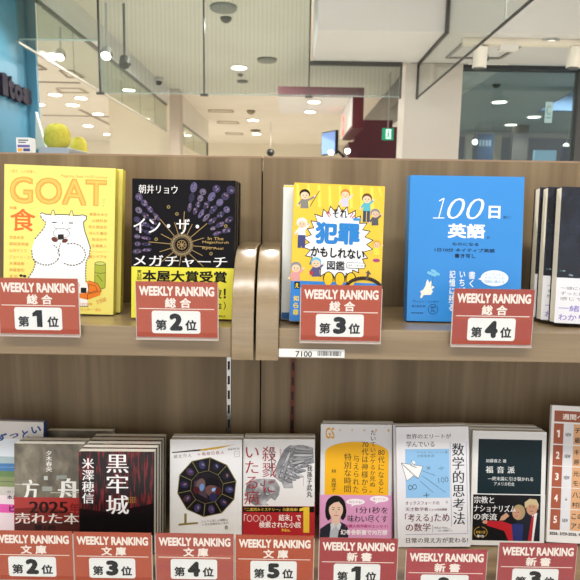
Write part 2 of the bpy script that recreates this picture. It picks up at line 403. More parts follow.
# monitor on arm and desk lamps near it
mp_ = at(328.5, 143, 5.7)
t = thing('monitor', (mp_.x, 5.7, mp_.z), 'black monitor seen from the side with a bright blue screen', 'monitor', rot=(0, 0, R(-62)))
MB().box((-.13, 0, -.11), (.13, .03, .11), mat('#141417', .4)).build('housing', t, bevel=.004)
MB().box((-.12, -.003, -.10), (.12, -.0005, .10), mat('#7f9fd8', .2, emit=.45)).build('screen', t)
MB().tube((0, .04, -.02), (.05, .14, -.12), .012, .012, mat('#1b1b1d', .4)).build('arm', t)
MB().tube((.05, .14, -.12), (.05, .14, -EYE - mp_.z + .001), .014, .014, mat('#1b1b1d', .4)).build('pole', t)
for px, py, lab in ((331, 152.5, 'small round lamp glowing just below the black monitor'), (347.5, 151, 'small round lamp glowing right of the black monitor')):
    p = at(px, py, 5.4)
    t = thing('desk_lamp', p, lab, 'lamp', 'lamps by the monitor')
    MB().tube((0, .0, 0), (0, .05, .01), .03, .02, mat('#9a9a98', .4)).build('shade', t)
    MB().tube((0, -.004, 0), (0, -.001, 0), .026, .026, mat('#fff8e8', .4, emit=3)).build('bulb', t)
    MB().tube((0, .06, .005), (0, .06, -EYE - p.z + .001), .008, .008, mat('#777777', .4)).build('stem', t)
# ball speaker at the far end
p = at(270.5, 152.5, 9.5)
t = thing('ball_speaker', (p.x, 9.5, p.z), 'round black ball speaker hanging far back above the shelf edge', 'speaker')
mb = MB(); rr = .062
mb.lathe((0, 0, 0), [(rr * math.sin(R(a)), -rr * math.cos(R(a))) for a in range(2, 180, 16)], mat('#0c0c0d', .5)); mb.build('ball', t, smooth=True)
MB().tube((0, 0, rr), (0, 0, CEIL - p.z - .001), .005, .005, mat('#aaa59a', .5)).build('hanging_rod', t)

# ------------------------------------------------------------------ ceiling lights and fittings
m_lens = mat('#fff6e6', .4, emit=9); m_ring = mat('#e6e2da', .4)
def downlight(px, py, lab, r=.055, z=CEIL):
    p = atz(px, py, z)
    t = thing('downlight', p, lab, 'ceiling light', 'recessed ceiling downlights')
    MB().lathe((0, 0, 0), [(r * 1.25, -.001), (r * 1.25, -.008), (r, -.010), (r * .95, -.004)], m_ring).build('ring', t, smooth=False)
    MB().tube((0, 0, -.0105), (0, 0, -.0118), r * .93, r * .93, m_lens, 24).build('lens', t)
for a in ((55, 94, 'round downlight in the beige ceiling, left of the pair above the larger yellow cushion'), (81, 97.5, 'round downlight in the beige ceiling, right of the pair above the yellow cushions'),
          (73, 104.5, 'round downlight below the pair, nearer the yellow cushions'), (38, 103.8, 'round downlight touching the edge of the blue wall'),
          (88, 125.5, 'faint downlight right above the smaller yellow cushion'), (108, 133.8, 'downlight close to the left edge of the cream wall'),
          (98, 113.5, 'wide pale downlight on the ceiling seam left of the cream wall'), (129, 89.5, 'downlight showing through the long glass barrier'),
          (150.5, 106.5, 'downlight seen through the last pane of the long glass barrier'), (187, 135, 'downlight seen through the small glass barrier beyond the pillar'),
          (239, 67, 'bright downlight seen alone through the wide wired glass'), (253, 119.7, 'downlight in the far beige ceiling, nearer of two in line'), (256.5, 133.5, 'downlight in the far beige ceiling, farther of two in line')):
    downlight(*a, r=.075 if a[1] < 100 else .085)
for px, py, lab in ((314, 101, 'downlight under the maroon canopy, nearer one'), (310, 111, 'downlight under the maroon canopy, farther one')):
    downlight(px, py, lab, .055, zl + .003)
for px, py, lab in ((499.5, 101.5, 'slanting downlight seen high in the storefront window'), (534, 116.5, 'downlight in the middle of the storefront window'), (511, 124.3, 'lowest downlight in the storefront window'), (576.5, 103.3, 'downlight in the storefront window at the right edge of the photo')):
    downlight(px, py, lab, .09, CEIL - .019)
def fitting(px, py, lab, r, name, cat, col, prof, z=CEIL):
    p = atz(px, py, z)
    mb = MB().lathe((0, 0, 0), [(a * r, -b * r - .001) for a, b in prof], mat(col, .5))
    return solo(mb, name, lab, cat, loc=p, smooth=True)
dome = [(1, 0), (1, .25), (.8, .6), (.4, .85), (.05, .95)]; puck = [(1, 0), (1, .15), (.9, .25), (.05, .27)]
fitting(223.5, 6.5, 'round grey detector high in the wired glass view', .09, 'smoke_detector', 'detector', '#8d8c86', puck)
fitting(226, 17.5, 'small dark sprinkler just below the round grey detector', .04, 'sprinkler', 'sprinkler', '#55544f', dome)
fitting(267, 59, 'flat grey ceiling speaker disc right of the bright downlight', .09, 'ceiling_speaker', 'ceiling speaker', '#8c8a80', puck)
fitting(240.5, 74, 'tiny dark sprinkler under the bright downlight', .03, 'sprinkler', 'sprinkler', '#6a6860', dome)
fitting(242.5, 80.8, 'flat dark vent below the tiny sprinkler', .06, 'ceiling_vent', 'vent', '#6c6a62', puck)
fitting(251, 110.5, 'brownish sensor box in the far beige ceiling', .06, 'ceiling_sensor', 'sensor', '#948870', dome)
fitting(198, 117, 'dark flat detector beyond the pink pillar', .07, 'smoke_detector', 'detector', '#857c6c', puck)
fitting(255.5, 130, 'dark grille between the two far downlights', .09, 'ceiling_vent', 'vent', '#5c5448', puck)
fitting(496.5, 84.5, 'small grey sprinkler seen through the storefront window', .04, 'sprinkler', 'sprinkler', '#4b5052', dome, CEIL - .019)
p = atz(158.5, 77.5, CEIL)
t = thing('dome_camera', p, 'white dome security camera with black eye on the ceiling', 'security camera')
MB().lathe((0, 0, 0), [(.048, -.001), (.048, -.03), (.042, -.038), (.01, -.039)], mat('#d7d6d2', .4)).build('base', t, smooth=True)
MB().lathe((0, 0, -.040), [(.036, 0), (.034, -.018), (.024, -.032), (.008, -.038)], mat('#17171a', .15)).build('eye', t, smooth=True)
def frame_on(z, pts, wd, col, name, lab, cat, inner=None):
    q = [atz(px, py, z) for px, py in pts]; mb = MB()
    for u, v in zip(q, q[1:] + q[:1] if len(q) > 2 else q[1:]):
        d = (v - u).normalized(); n = Vector((-d.y, d.x, 0)) * wd / 2; dz = Vector((0, 0, -.008)); e = Vector((0, 0, -.0008))
        P = [u + n + e, v + n + e, v - n + e, u - n + e]; mb.add(P + [x + dz for x in P], [(0, 1, 2, 3), (7, 6, 5, 4), (0, 4, 5, 1), (1, 5, 6, 2), (2, 6, 7, 3), (3, 7, 4, 0)], mat(col, .5))
    return solo(mb, name, lab, cat)
frame_on(zs, [(447, 57), (464, 42), (523, 43.5), (500, 57.5)], .018, '#77756f', 'access_hatch', 'square access hatch frame under the white beam behind the spotlight', 'hatch')
frame_on(CEIL, [(57, 88), (79, 88), (88, 92.6), (60, 92)], .03, '#b1a795', 'access_hatch', 'hatch frame in the beige ceiling around the pair of downlights', 'hatch')
frame_on(CEIL, [(36, 63), (46, 69), (36, 69)], .03, '#8b8274', 'access_hatch', 'dark hatch corner beside the blue wall', 'hatch')
frame_on(CEIL, [(60, 70), (72, 70), (84, 77), (68, 77)], .025, '#968c7d', 'access_hatch', 'hatch frame under the long glass barrier', 'hatch')
for q, lab in (([(209, 109.5), (232, 110), (233, 112), (209, 111.5)], 'long slot diffuser in the far ceiling, nearest of three'), ([(218, 121), (237, 121.5), (239, 123.5), (218, 123)], 'long slot diffuser in the far ceiling, middle of three'), ([(226, 132.5), (242, 133), (243, 134.5), (226, 134)], 'long slot diffuser in the far ceiling, farthest of three')):
    frame_on(CEIL, q, .03, '#a89a80', 'slot_diffuser', lab, 'vent')
frame_on(CEIL, [(36, 81.5), (80, 82.5)], .035, '#958b7c', 'ceiling_seam', 'long dark seam across the beige ceiling beside the blue wall', 'ceiling seam')
frame_on(CEIL, [(43, 115), (111, 116.5)], .05, '#9c9182', 'ceiling_seam', 'second seam across the beige ceiling above the yellow cushions', 'ceiling seam')
frame_on(CEIL, [(80, 109.5), (111, 125)], .05, '#9c9182', 'ceiling_seam', 'slanting seam running up to the cream wall', 'ceiling seam')

# track spotlights
def spotlight(p, d, lab, r=.04, L=.13, col='#dedbd3', lit=5, group='track spotlights', top=None):
    t = thing('track_spotlight', p, lab, 'spotlight', group)
    d = Vector(d).normalized(); m = mat(col, .4)
    MB().tube((0, 0, 0), d * L, r, r, m, 24).build('housing', t)
    MB().tube(d * L, d * (L + .004), r * .86, r * .86, mat('#fff6e6', .4, emit=lit) if lit else mat('#4a4a48', .3), 24).build('lens', t)
    MB().tube(d * .02, Vector((0, 0, top)), .008, .008, m).build('bracket', t)
    MB().tube(d * .005 + Vector((r * .75, 0, 0)), d * .06 + Vector((r * 1.15, 0, 0)), .006, .006, mat('#33322f', .4)).build('yoke', t)
for px, py, lab, lit in ((61, 52, 'round lit spotlight seen through the long glass barrier near the blue wall', 9), (107, 50, 'brightest spotlight hanging beside the long glass barrier', 12), (125, 59, 'unlit dark spotlight right of the brightest one', 0)):
    p = at(px, py, 4.6 if px < 90 else 4.05)
    spotlight(p, (.05, -.45, -.55), lab, .034, .06, '#cfcdc8' if lit else '#6b6a66', lit, top=CEIL - p.z - .002)
ty = 3.0; tz = zs
q0, q1 = at(463, 33, ty), at(590, 38, ty)
tr = thing('track_rail', (0, ty, 0), 'cream track rail under the white beam carrying white spotlights', 'track')
MB().box((q0.x, -.018, tz - .03), (q1.x + 1.0, .018, tz - .001), mat('#d3cbb8', .45)).build('rail', tr)
MB().box((q0.x + .18, -.022, tz - .055), (q0.x + .27, .022, tz - .0305), mat('#cfccc3', .4)).build('feed_box', tr)
for px, lab in ((483, 'white cylinder spotlight under the white beam, above the storefront window'), (580, 'white cylinder spotlight at the right edge of the photo, under the white beam')):
    p = at(px, 46, ty - .03)
    spotlight(Vector((p.x, ty, p.z)), (-.02 if px < 500 else -.1, .05, -1), lab, .034, .095, '#dfdacd', 0, top=tz - .031 - p.z)
p = atz(549, 40, zs)
t = thing('downlight', p, 'shiny silver recessed light under the white beam', 'ceiling light')
MB().lathe((0, 0, 0), [(.05, -.001), (.05, -.008), (.042, -.012), (.036, -.004)], mat('#c9c9c9', .15, 1)).build('ring', t)
MB().tube((0, 0, -.005), (0, 0, -.009), .03, .03, mat('#f4f4f4', .3, emit=1)).build('lens', t)

# seen through the storefront window
for i, (px, wd, col, lab) in enumerate(((470, .10, '#cfc3ab', 'pale door jamb seen through the storefront window beside the column'), (520.5, .24, '#756a60', 'thick taupe pillar standing inside the storefront window'), (497, .16, '#d9c59a', 'cream lit wall pier behind the blue banner'))):
    Y = 9.9 if i != 1 else 9.2
    x = at(px, 140, Y).x
    solo(MB().box((x - wd / 2, Y, -EYE), (x + wd / 2, Y + .12, CEIL - .095 if i != 1 else CEIL - .02), mat(col, .6)).box((x - wd / 2 - .01, Y - .01, -EYE), (x + wd / 2 + .01, Y + .13, -EYE + .12), mat('#4a453f', .5)), 'pillar', lab, 'pillar')
p = at(485, 147, 9.0)
t = thing('banner', (p.x, 9.0, p.z), 'dark blue hanging banner with pale lettering marks seen through the window', 'banner')
b0, b1 = at(478, 140, 9).x - p.x, at(494, 140, 9).x - p.x
zt_, zb_ = at(486, 134, 9).z - p.z, at(486, 175, 9).z - p.z
mb = MB().box((b0, 0, zb_), (b1, .012, zt_), mat('#2b4f73', .6)); A = Art(mb, (0, 0, 16, 41), b1 - b0, zt_ - zb_, -.001, zb_)
[A.rect(2 + 3.2 * i, 6, 4 + 3.2 * i, 12, '#b9c9d6') for i in range(4)]; mb.build('cloth', t)
MB().tube((b0, .006, zt_ + .01), (b1, .006, zt_ + .01), .012, .012, mat('#888888', .4)).build('rod', t)
for x_ in (b0 * .8, b1 * .8): MB().tube((x_, .006, zt_ + .02), (x_, .006, CEIL - p.z - .001), .004, .004, mat('#888888', .4)).build('hanging_wire', t)
for px, py, lab in ((475, 142, 'bright round lamp left of the blue banner'), (573, 139, 'bright round lamp at the far right of the storefront window'), (566, 146, 'small warm lamp beside the far right lamp')):
    p = at(px, py, 9.5)
    t = thing('display_lamp', p, lab, 'lamp', 'lamps in the far shop')
    MB().lathe((0, 0, 0), [(.045 * math.sin(R(a)), -.045 * math.cos(R(a))) for a in range(3, 180, 22)], mat('#fff2da', .4, emit=6)).build('globe', t, smooth=True)
    MB().tube((0, 0, .045), (0, 0, CEIL - p.z - .02), .006, .006, mat('#777777', .4)).build('cord', t)
p0, p1 = at(535, 150, 8.5), at(556, 160, 8.5)
solo(MB().box((p0.x, 8.5, p1.z - .6), (p1.x, 8.56, p0.z), mat('#9fc4d6', .3, emit=.5)).box((p0.x + .05, 8.5, -EYE), (p1.x - .05, 8.56, p1.z - .601), mat('#4a4f55', .5)), 'display_screen', 'pale glowing display panel low in the storefront window', 'display')
p0 = at(571, 152, 8.5)
solo(MB().box((p0.x - .12, 8.5, -EYE), (p0.x + .14, 8.56, p0.z + .06), mat('#1c2434', .5)).box((p0.x - .13, 8.495, p0.z + .061), (p0.x + .15, 8.565, p0.z + .08), mat('#3a3f48', .5)), 'display_board', 'dark navy board under the lamps at the far right of the window', 'board')
p0 = at(548.5, 112.5, 3.545)
mb = MB().box((p0.x - .022, 3.541, p0.z - .06), (p0.x + .022, 3.5425, p0.z + .06), mat('#a9c4c6', .5)); A = Art(mb, (0, 0, 8, 20), .044, .12, 3.5405, p0.z - .06)
for v in mb.v: pass
k = len(mb.v); A.arc(4, 8, 2.2, 4, 40, 320, 1.2, '#6fa8a2'); A.line([(1.5, 15), (6.5, 15)], 1.4, '#6fa8a2')
mb.v[k:] = [(x + p0.x, y, z) for x, y, z in mb.v[k:]]
solo(mb, 'window_sticker', 'pale sticker with a green ring on the storefront window', 'sticker')
# sloping pale blue bulkhead in the window view
q = [at(541, 110, 6.4), at(580, 88, 6.4), at(600, 79, 6.4), at(600, 111, 6.4)]
mb = MB(); mb.add([(v.x, 6.4, v.z) for v in q] + [(v.x, 6.49, v.z) for v in q], [(0, 1, 2, 3), (7, 6, 5, 4), (0, 4, 5, 1), (1, 5, 6, 2), (2, 6, 7, 3), (3, 7, 4, 0)], mat('#7f9cc4', .6))
struct(mb, 'trim_blue')

# tall grey display racks and yellow cushions behind the shelf
m_rack = mat('#8d9196', .4, .3)
def rack(x0, x1, y0, y1, zt, lab):
    t = thing('display_rack', ((x0 + x1) / 2, (y0 + y1) / 2, -EYE), lab, 'display rack')
    hx, hy, h = (x1 - x0) / 2, (y1 - y0) / 2, zt + EYE
    MB().box((-hx, -hy, h - .035), (hx, hy, h), m_rack).build('top_board', t, bevel=.004)
    for sx_, sy_ in ((-1, -1), (1, -1), (-1, 1), (1, 1)):
        MB().box((sx_ * hx - .018 * (sx_ > 0) * 1.0 - (0 if sx_ > 0 else 0), sy_ * hy - .018 * (sy_ > 0), 0), (sx_ * hx + .018 * (sx_ < 0), sy_ * hy + .018 * (sy_ < 0), h - .0355), mat('#a6abb2', .35, .4)).build('post', t)
    MB().box((-hx + .02, -hy + .02, .02), (hx - .02, hy - .02, h - .04), mat('#4b4c45', .6)).build('cabinet', t)
p0, p1 = at(38, 147, 3.0), at(69, 147.5, 3.0)
rack(p0.x, p1.x, 3.0, 3.28, p0.z, 'tall grey display rack holding the larger yellow cushion')
zr1 = p0.z
p2, p3 = at(70, 160, 3.5), at(92, 160, 3.5)
rack(p2.x, p3.x, 3.45, 3.7, p2.z, 'tall grey display rack holding the smaller yellow cushion')
m_plush = noisy('yellow_plush', [(.3, '#cdbf42'), (.7, '#dccf5a')], (60, 60, 60), rough=.95)
def cushion(cx, cy, zb, wd, ht, lab, seed):
    rnd = random.Random(seed); t = thing('plush_cushion', (cx, cy, zb), lab, 'cushion', 'yellow plush cushions'); mb = MB()
    n, rows, prof = 32, 18, []
    vs = []
    for j in range(rows + 1):
        v = j / rows; a = math.pi * v
        for i in range(n):
            u = 2 * math.pi * i / n
            r = math.sin(a) ** .62 * (1 + .05 * math.cos(3 * u + seed) * math.sin(2 * a)) * (1 + .10 * math.cos(a))
            vs.append((wd / 2 * r * math.cos(u), wd * .36 * r * math.sin(u), ht / 2 * (1 - math.cos(a)) + .004 * math.cos(2 * u)))
    fs = [(j * n + i, j * n + (i + 1) % n, (j + 1) * n + (i + 1) % n, (j + 1) * n + i) for j in range(rows) for i in range(n)]
    mb.add(vs, fs, m_plush); mb.build('cover', t, smooth=True)
    MB().lathe((0, 0, ht - .006), [(.02, 0), (.02, .004), (.012, .008), (.002, .009)], mat('#c3b93f', .9)).build('button', t, smooth=True)
    s = MB()
    pts = [(wd / 2 * 1.0 * math.cos(R(a)) * .99, -.0 - wd * .005, ht / 2 + ht / 2 * .99 * math.sin(R(a)) ** 1) for a in range(-60, 241, 12)]
    for u, v in zip(pts, pts[1:]): s.tube(u, v, .0035, .0035, mat('#c9bf45', .9), 8)
    s.build('piping', t)
p = at(56.5, 136, 3.12); pw = at(70, 136, 3.12).x - at(43.5, 136, 3.12).x
cushion(p.x, 3.13, zr1 + .001, pw, at(56, 124, 3.12).z - zr1, 'larger plump yellow plush cushion on the tall grey rack', 1)
p = at(78, 145, 3.56); pw = at(86.5, 145, 3.56).x - at(69.5, 145, 3.56).x
cushion(p.x, 3.57, p2.z + .001, pw, at(78, 137.5, 3.56).z - p2.z, 'smaller plump yellow plush cushion farther back beside the larger one', 2)
# pale slanted board between the blue wall and the cushions
q = [at(37, 112, 3.32), at(46.5, 147, 3.32), at(37, 150, 3.32)]
mb = MB(); mb.add([(v.x, 3.30, v.z) for v in q] + [(v.x, 3.33, v.z) for v in q], [(0, 1, 2), (5, 4, 3), (0, 3, 4, 1), (1, 4, 5, 2), (2, 5, 3, 0)], mat('#c9d0c8', .5))
mb.box((q[2].x, 3.30, -EYE), (q[1].x, 3.33, q[2].z - .001), mat('#3f7f83', .5))
solo(mb, 'slanted_board', 'pale slanted board standing between the blue wall and the larger cushion', 'board')

# ------------------------------------------------------------------ the shelf fixture
m_panel = wood('panel_veneer', '#65533c', '#7c694e', '#958264', (20, 20, .8), .5, .35)
m_cap = wood('cap_veneer', '#8d745c', '#9a8068', '#a68d74', (1.2, 40, 40), .45)
m_shelf = wood('shelf_veneer', '#7f6b4e', '#8c785b', '#9a8668', (2.2, 55, 55), .36, .5)
b_ = m_shelf.node_tree.nodes['Principled BSDF']; b_.inputs['Coat Weight'].default_value = .5; b_.inputs['Coat Roughness'].default_value = .25
m_plate = wood('plate_veneer', '#826e51', '#917d5f', '#a18c6e', (8, 12, 75), .3, .6, .05)
b_ = m_plate.node_tree.nodes['Principled BSDF']; b_.inputs['Coat Weight'].default_value = .8; b_.inputs['Coat Roughness'].default_value = .22
m_slot = mat('#15130f', .7)
YB = .875; ZT = .071; ZU = -.150; ZL = -.490; YF = .70
jx = at(262, 200, YB).x
plates = ((-.0712, -.0440), (-.0412, -.0133))
def fixture(x0, x1, ux, plate, up_mat, lab):
    t = thing('shelf_unit', ((x0 + x1) / 2, YB, -EYE), lab, 'shelf unit', 'wood-grain shelf units')
    ox = -(x0 + x1) / 2; oy = -YB; T = Matrix.Translation((ox, oy, EYE))
    B = lambda a, b, m: MB().box(a, b, m, T)
    B((x0, YB, -EYE + .02), (x1, YB + .03, ZT - .0025), m_panel).build('back_panel', t)
    B((x0, YB, ZT - .0024), (x1, YB + .055, ZT), m_cap).build('top_cap', t)
    B((x0, YB - .15, -EYE), (x1, YB + .03, -EYE + .019), m_shelf).build('plinth', t)
    if plate == plates[0]: B((x1 - .03, YB + .0305, -EYE + .03), (x1 + .03, YB + .045, ZT - .02), m_panel).build('joint_light_stop', t)  # unseen strip added to stop light leaking through the panel joint
    mb = MB().box((ux - .0031, YB - .0035, -EYE + .02), (ux + .0031, YB - .0005, ZU - .0385), up_mat, T)
    z = -.70
    while z < ZU - .055:
        mb.box((ux - .0017, YB - .0040, z), (ux + .0017, YB - .00352, z + .0135), m_slot, T); z += .0235
    mb.build('slotted_upright', t)
    a, b = plate; left = plate == plates[0]
    s0, s1 = (x0, a - .0003) if left else (b + .0003, x1)
    B((s0, YF, ZU - .038), (s1, YB - .004, ZU), m_shelf).build('shelf_board', t, bevel=.0012)
    B((x0, YF, ZL - .038), (x1, YB - .004, ZL), m_shelf).build('shelf_board', t, bevel=.0012)
    prof = [(YF - .003, ZU - .0405), (YF - .003, ZU - .012)]
    for i in range(1, 15):
        an = R(90 * i / 14); prof.append((YF - .003 + .086 * (1 - math.cos(an)), ZU - .012 + .107 * math.sin(an)))
    prof += [(YB - .004, ZU + .095), (YB - .004, ZU - .0405)]
    n = len(prof); vs = [T @ Vector((x, y, z)) for x in (a, b) for y, z in prof]
    mb = MB(); mb.add(vs, [tuple(range(n))[::-1], tuple(range(n, 2 * n))] + [(i, (i + 1) % n, n + (i + 1) % n, n + i) for i in range(n)], m_plate)
    o = mb.build('end_plate', t, bevel=.0012)
    for p_ in o.data.polygons:
        if len(p_.vertices) == 4: p_.use_smooth = True
    return t
u0, u1 = at(229, 400, YB).x, at(292.5, 400, YB).x
fixture(-.96, jx - .001, u0, plates[0], mat('#cfcfcd', .25, .9), 'left shelf unit with silver slotted upright and wood-grain end plate')
fixture(jx + .0012, .87, u1, plates[1], mat('#6a3529', .4, .6), 'right shelf unit with reddish slotted upright and wood-grain end plate')

# shelf label
a, b = at(278.8, 352, YF), at(344.5, 354, YF)
t = thing('shelf_label', ((a.x + b.x) / 2, YF - .0006, at(311, 353, YF).z), 'white price-rail label printed 7100 with a barcode on the upper shelf edge', 'label')
wl = b.x - a.x
mb = MB().box((-wl / 2, -.0006, -.0052), (wl / 2, 0, .0052), mat('#e9e9e6', .3)); A = Art(mb, (278, 346, 344.5, 356.5), wl, .0104, -.0006, -.0052)
A.text('7100', 295, 348.7, 311.5, 356, '#2a2826', b=.012)
x = 317
rb = random.Random(3)
while x < 341:
    wd = rb.choice((.4, .6, .9)); A.rect(x, 348.2, x + wd, 354.4, '#4a4a48'); x += wd + rb.choice((.35, .5, .8))
mb.build('printed_strip', t)

# ------------------------------------------------------------------ ranking cards in clear holders
m_sleeve = glass('clear_sleeve', '#fbfbfa', .012, .1)
def card(px0, px1, py0, py1, kind, num, red, lab, group, streak=None):
    Y = .6925
    a, b = at(px0, py0, Y), at(px1, py1, Y); W = b.x - a.x; H = .0685
    t = thing('ranking_card', ((a.x + b.x) / 2, Y, (a.z + b.z) / 2 - H), lab, 'ranking card', group)
    mb = MB().box((-W / 2, -.0004, 0), (W / 2, .0004, H), mat(red, .4))
    A = Art(mb, (0, 0, 360, 262), W, H, -.0004, rough=.4)
    if streak:
        for y0, y1, c in streak: A.rect(1, y0, 359, y1, c)
    A.text('WEEKLY RANKING', 14, 21, 346, 67, '#f6ece6', b=.048)
    c1, c2 = kind
    A.text(c1, 127, 75, 177, 122, '#f6ece6', b=.035); A.text(c2, 193, 75, 243, 122, '#f6ece6', b=.035)
    A.rect(12, 125, 346, 129, '#f3e2da')
    A.rrect(68, 136, 284, 243, 12, '#eef0f2')
    A.text('第', 84, 178, 134, 229, '#26282b', b=.035); A.text('位', 216, 178, 268, 229, '#26282b', b=.035)
    if num == '1': A.poly([(168, 149), (194, 149), (194, 229), (169, 229), (169, 176), (150, 180), (150, 163)], '#26282b')
    else: A.text(num, 146, 148, 205, 230, '#26282b', b=.07)
    mb.build('printed_card', t)
    s = MB().box((-W / 2 - .001, -.0016, -.001), (W / 2 + .001, -.0010, H + .0012), m_sleeve).build('clear_holder', t)
    MB().box((-W / 2 - .001, .0006, -.0012), (W / 2 + .001, .0018, H - .004), mat('#d8d5d0', .35)).build('holder_back', t)
    MB().box((-W / 2 - .001, -.0016, -.0034), (W / 2 + .001, .0030, -.0013), mat('#b9aaa0', .3)).build('holder_foot', t)
    return t
RO, RO2, RC, RB = '#b1513a', '#b34d34', '#a64236', '#a93f45'
G1 = 'ranking cards along the upper shelf'; G2 = 'ranking cards along the lower shelf'
SO, GO, BN, SN = '総合', '合', ('文', '庫'), ('新', '書')
st = [(136, 142, '#ba5c42'), (238, 258, '#a84831')]
card(-2.5, 77.5, 277.6, 278.8, ('総', '合'), '1', RO, 'red weekly ranking card number 1 in front of the yellow goat magazine', G1, st)
card(135.7, 217.5, 281, 282.5, ('総', '合'), '2', RO, 'red weekly ranking card number 2 in front of the stained glass book', G1, st)
card(301.4, 382, 284.3, 286, ('総', '合'), '3', RO2, 'red weekly ranking card number 3 in front of the yellow cartoon book', G1, st)
card(454.6, 534.9, 288.4, 289.8, ('総', '合'), '4', RC, 'red weekly ranking card number 4 in front of the bright blue book', G1, st)
card(-8.5, 71.7, 530.2, 531.4, BN, '2', RO, 'red paperback ranking card number 2 at the bottom left', G2, st)
card(73.4, 151, 532, 532.8, BN, '3', '#b25038', 'red paperback ranking card number 3 below the black and crimson book', G2, st)
card(155.6, 233.6, 533, 534, BN, '4', '#ac5147', 'red paperback ranking card number 4 below the decagon cover book', G2, [(112, 140, '#b66556'), (170, 200, '#ad5754')])
card(235.9, 313.8, 534.2, 536.4, BN, '5', '#b04b2f', 'red paperback ranking card number 5 below the white wing statue book', G2, st)
card(319.8, 398, 537.2, 539.2, SN, '1', '#a33a41', 'crimson ranking card number 1 below the yellow arch book', G2, [(40, 60, '#a94248')])
card(407, 487.3, 548, 550.4, SN, '2', '#a8454d', 'crimson ranking card number 2 below the paper plane book', G2, [(0, 262, '#ac4a52')])
card(499.8, 577.4, 542.5, 543.8, SN, '3', '#a33e46', 'crimson ranking card number 3 below the dark green book', G2)

# ------------------------------------------------------------------ books
def book(name, x, Y, zs, lean, yaw, roll, W, H, T, cover, spine, side, art, obi=None, frame=None, copies=(), labels=(), cat='book', group=None, pages='#e6dfcc', inset=.0012, pitch=None, rough=.4, back=None):
    """front board, spine and back board; printed front; page block; paper band. Rests on its rear bottom edge."""
    l = R(lean); M0 = Matrix.Rotation(R(yaw), 3, 'Z') @ Matrix.Rotation(-l, 3, 'X') @ Matrix.Rotation(R(roll), 3, 'Y')
    lift = abs(math.sin(R(roll))) * W / 2
    step = pitch or (T + .0009) / math.cos(l)
    def place(o, k, dx, dyaw=0, dy=0, dlean=0):
        rr = (Matrix.Rotation(R(yaw + dyaw), 3, 'Z') @ Matrix.Rotation(-R(lean + dlean), 3, 'X') @ Matrix.Rotation(R(roll), 3, 'Y')).to_euler()
        o.location = (x + dx, Y + T * math.cos(l) + k * step + dy, zs + EYE + lift + .0003); o.rotation_euler = rr
    t = thing(name, (0, 0, 0), labels[0], cat, group); place(t, 0, 0)
    h = W / 2; c = .00035; mb = MB()
    # jacket: local y from -T (front) to 0 (back)
    mb.box((-h, -T, 0), (h, -T + c, H), cover)
    mb.box((-h, -c, 0), (h, 0, H), back or spine)
    s0 = -h if side < 0 else h - c
    mb.box((s0, -T + c, 0), (s0 + c, -c, H), spine)
    A = Art(mb, frame, W, H, -T, rough=rough); art(A); mb.build('cover', t)
    p0, p1 = (-h + c, h - inset) if side < 0 else (-h + inset, h - c)
    MB().box((p0 + .0002, -T + c + .0001, inset), (p1 - .0002, -c - .0001, H - inset * .7), pg(pages)).build('page_block', t)
    if obi:
        hb, oc, oa = obi; g = .0004; mb = MB()
        mb.box((-h - .0003, -T - g, .0004), (h + .0003, -T - .0001, hb), oc if not isinstance(oc, str) else mat(oc, rough))
        q = -h - .0005 if side < 0 else h + .0001
        mb.box((q, -T - .0001, .0004), (q + .0004, 0, hb), oc if not isinstance(oc, str) else mat(oc, rough))
        A = Art(mb, frame, W, H, -T - g, rough=rough); oa(A); mb.build('paper_band', t)
    for k, (cp, lb) in enumerate(zip(copies, labels[1:])):
        o = dup(t, lb); place(o, k + 1, *cp)
    return t
PG = {}
def pg(col):
    if col not in PG:
        m, nt, b = nodes('page_edges'); mp = coords(nt, (1400, 1400, 3)); n = nt.nodes.new('ShaderNodeTexNoise'); n.inputs['Scale'].default_value = 1
        nt.links.new(mp.outputs[0], n.inputs['Vector']); mx = nt.nodes.new('ShaderNodeMixRGB'); mx.blend_type = 'MULTIPLY'; mx.inputs[1].default_value = lin(col)
        r = ramp(nt, [(.3, '#cfcabf'), (.7, '#ffffff')]); nt.links.new(n.outputs[0], r.inputs[0]); nt.links.new(r.outputs[0], mx.inputs[2]); mx.inputs[0].default_value = .25
        nt.links.new(mx.outputs[0], b.inputs['Base Color']); b.inputs['Roughness'].default_value = .85; PG[col] = m
    return PG[col]

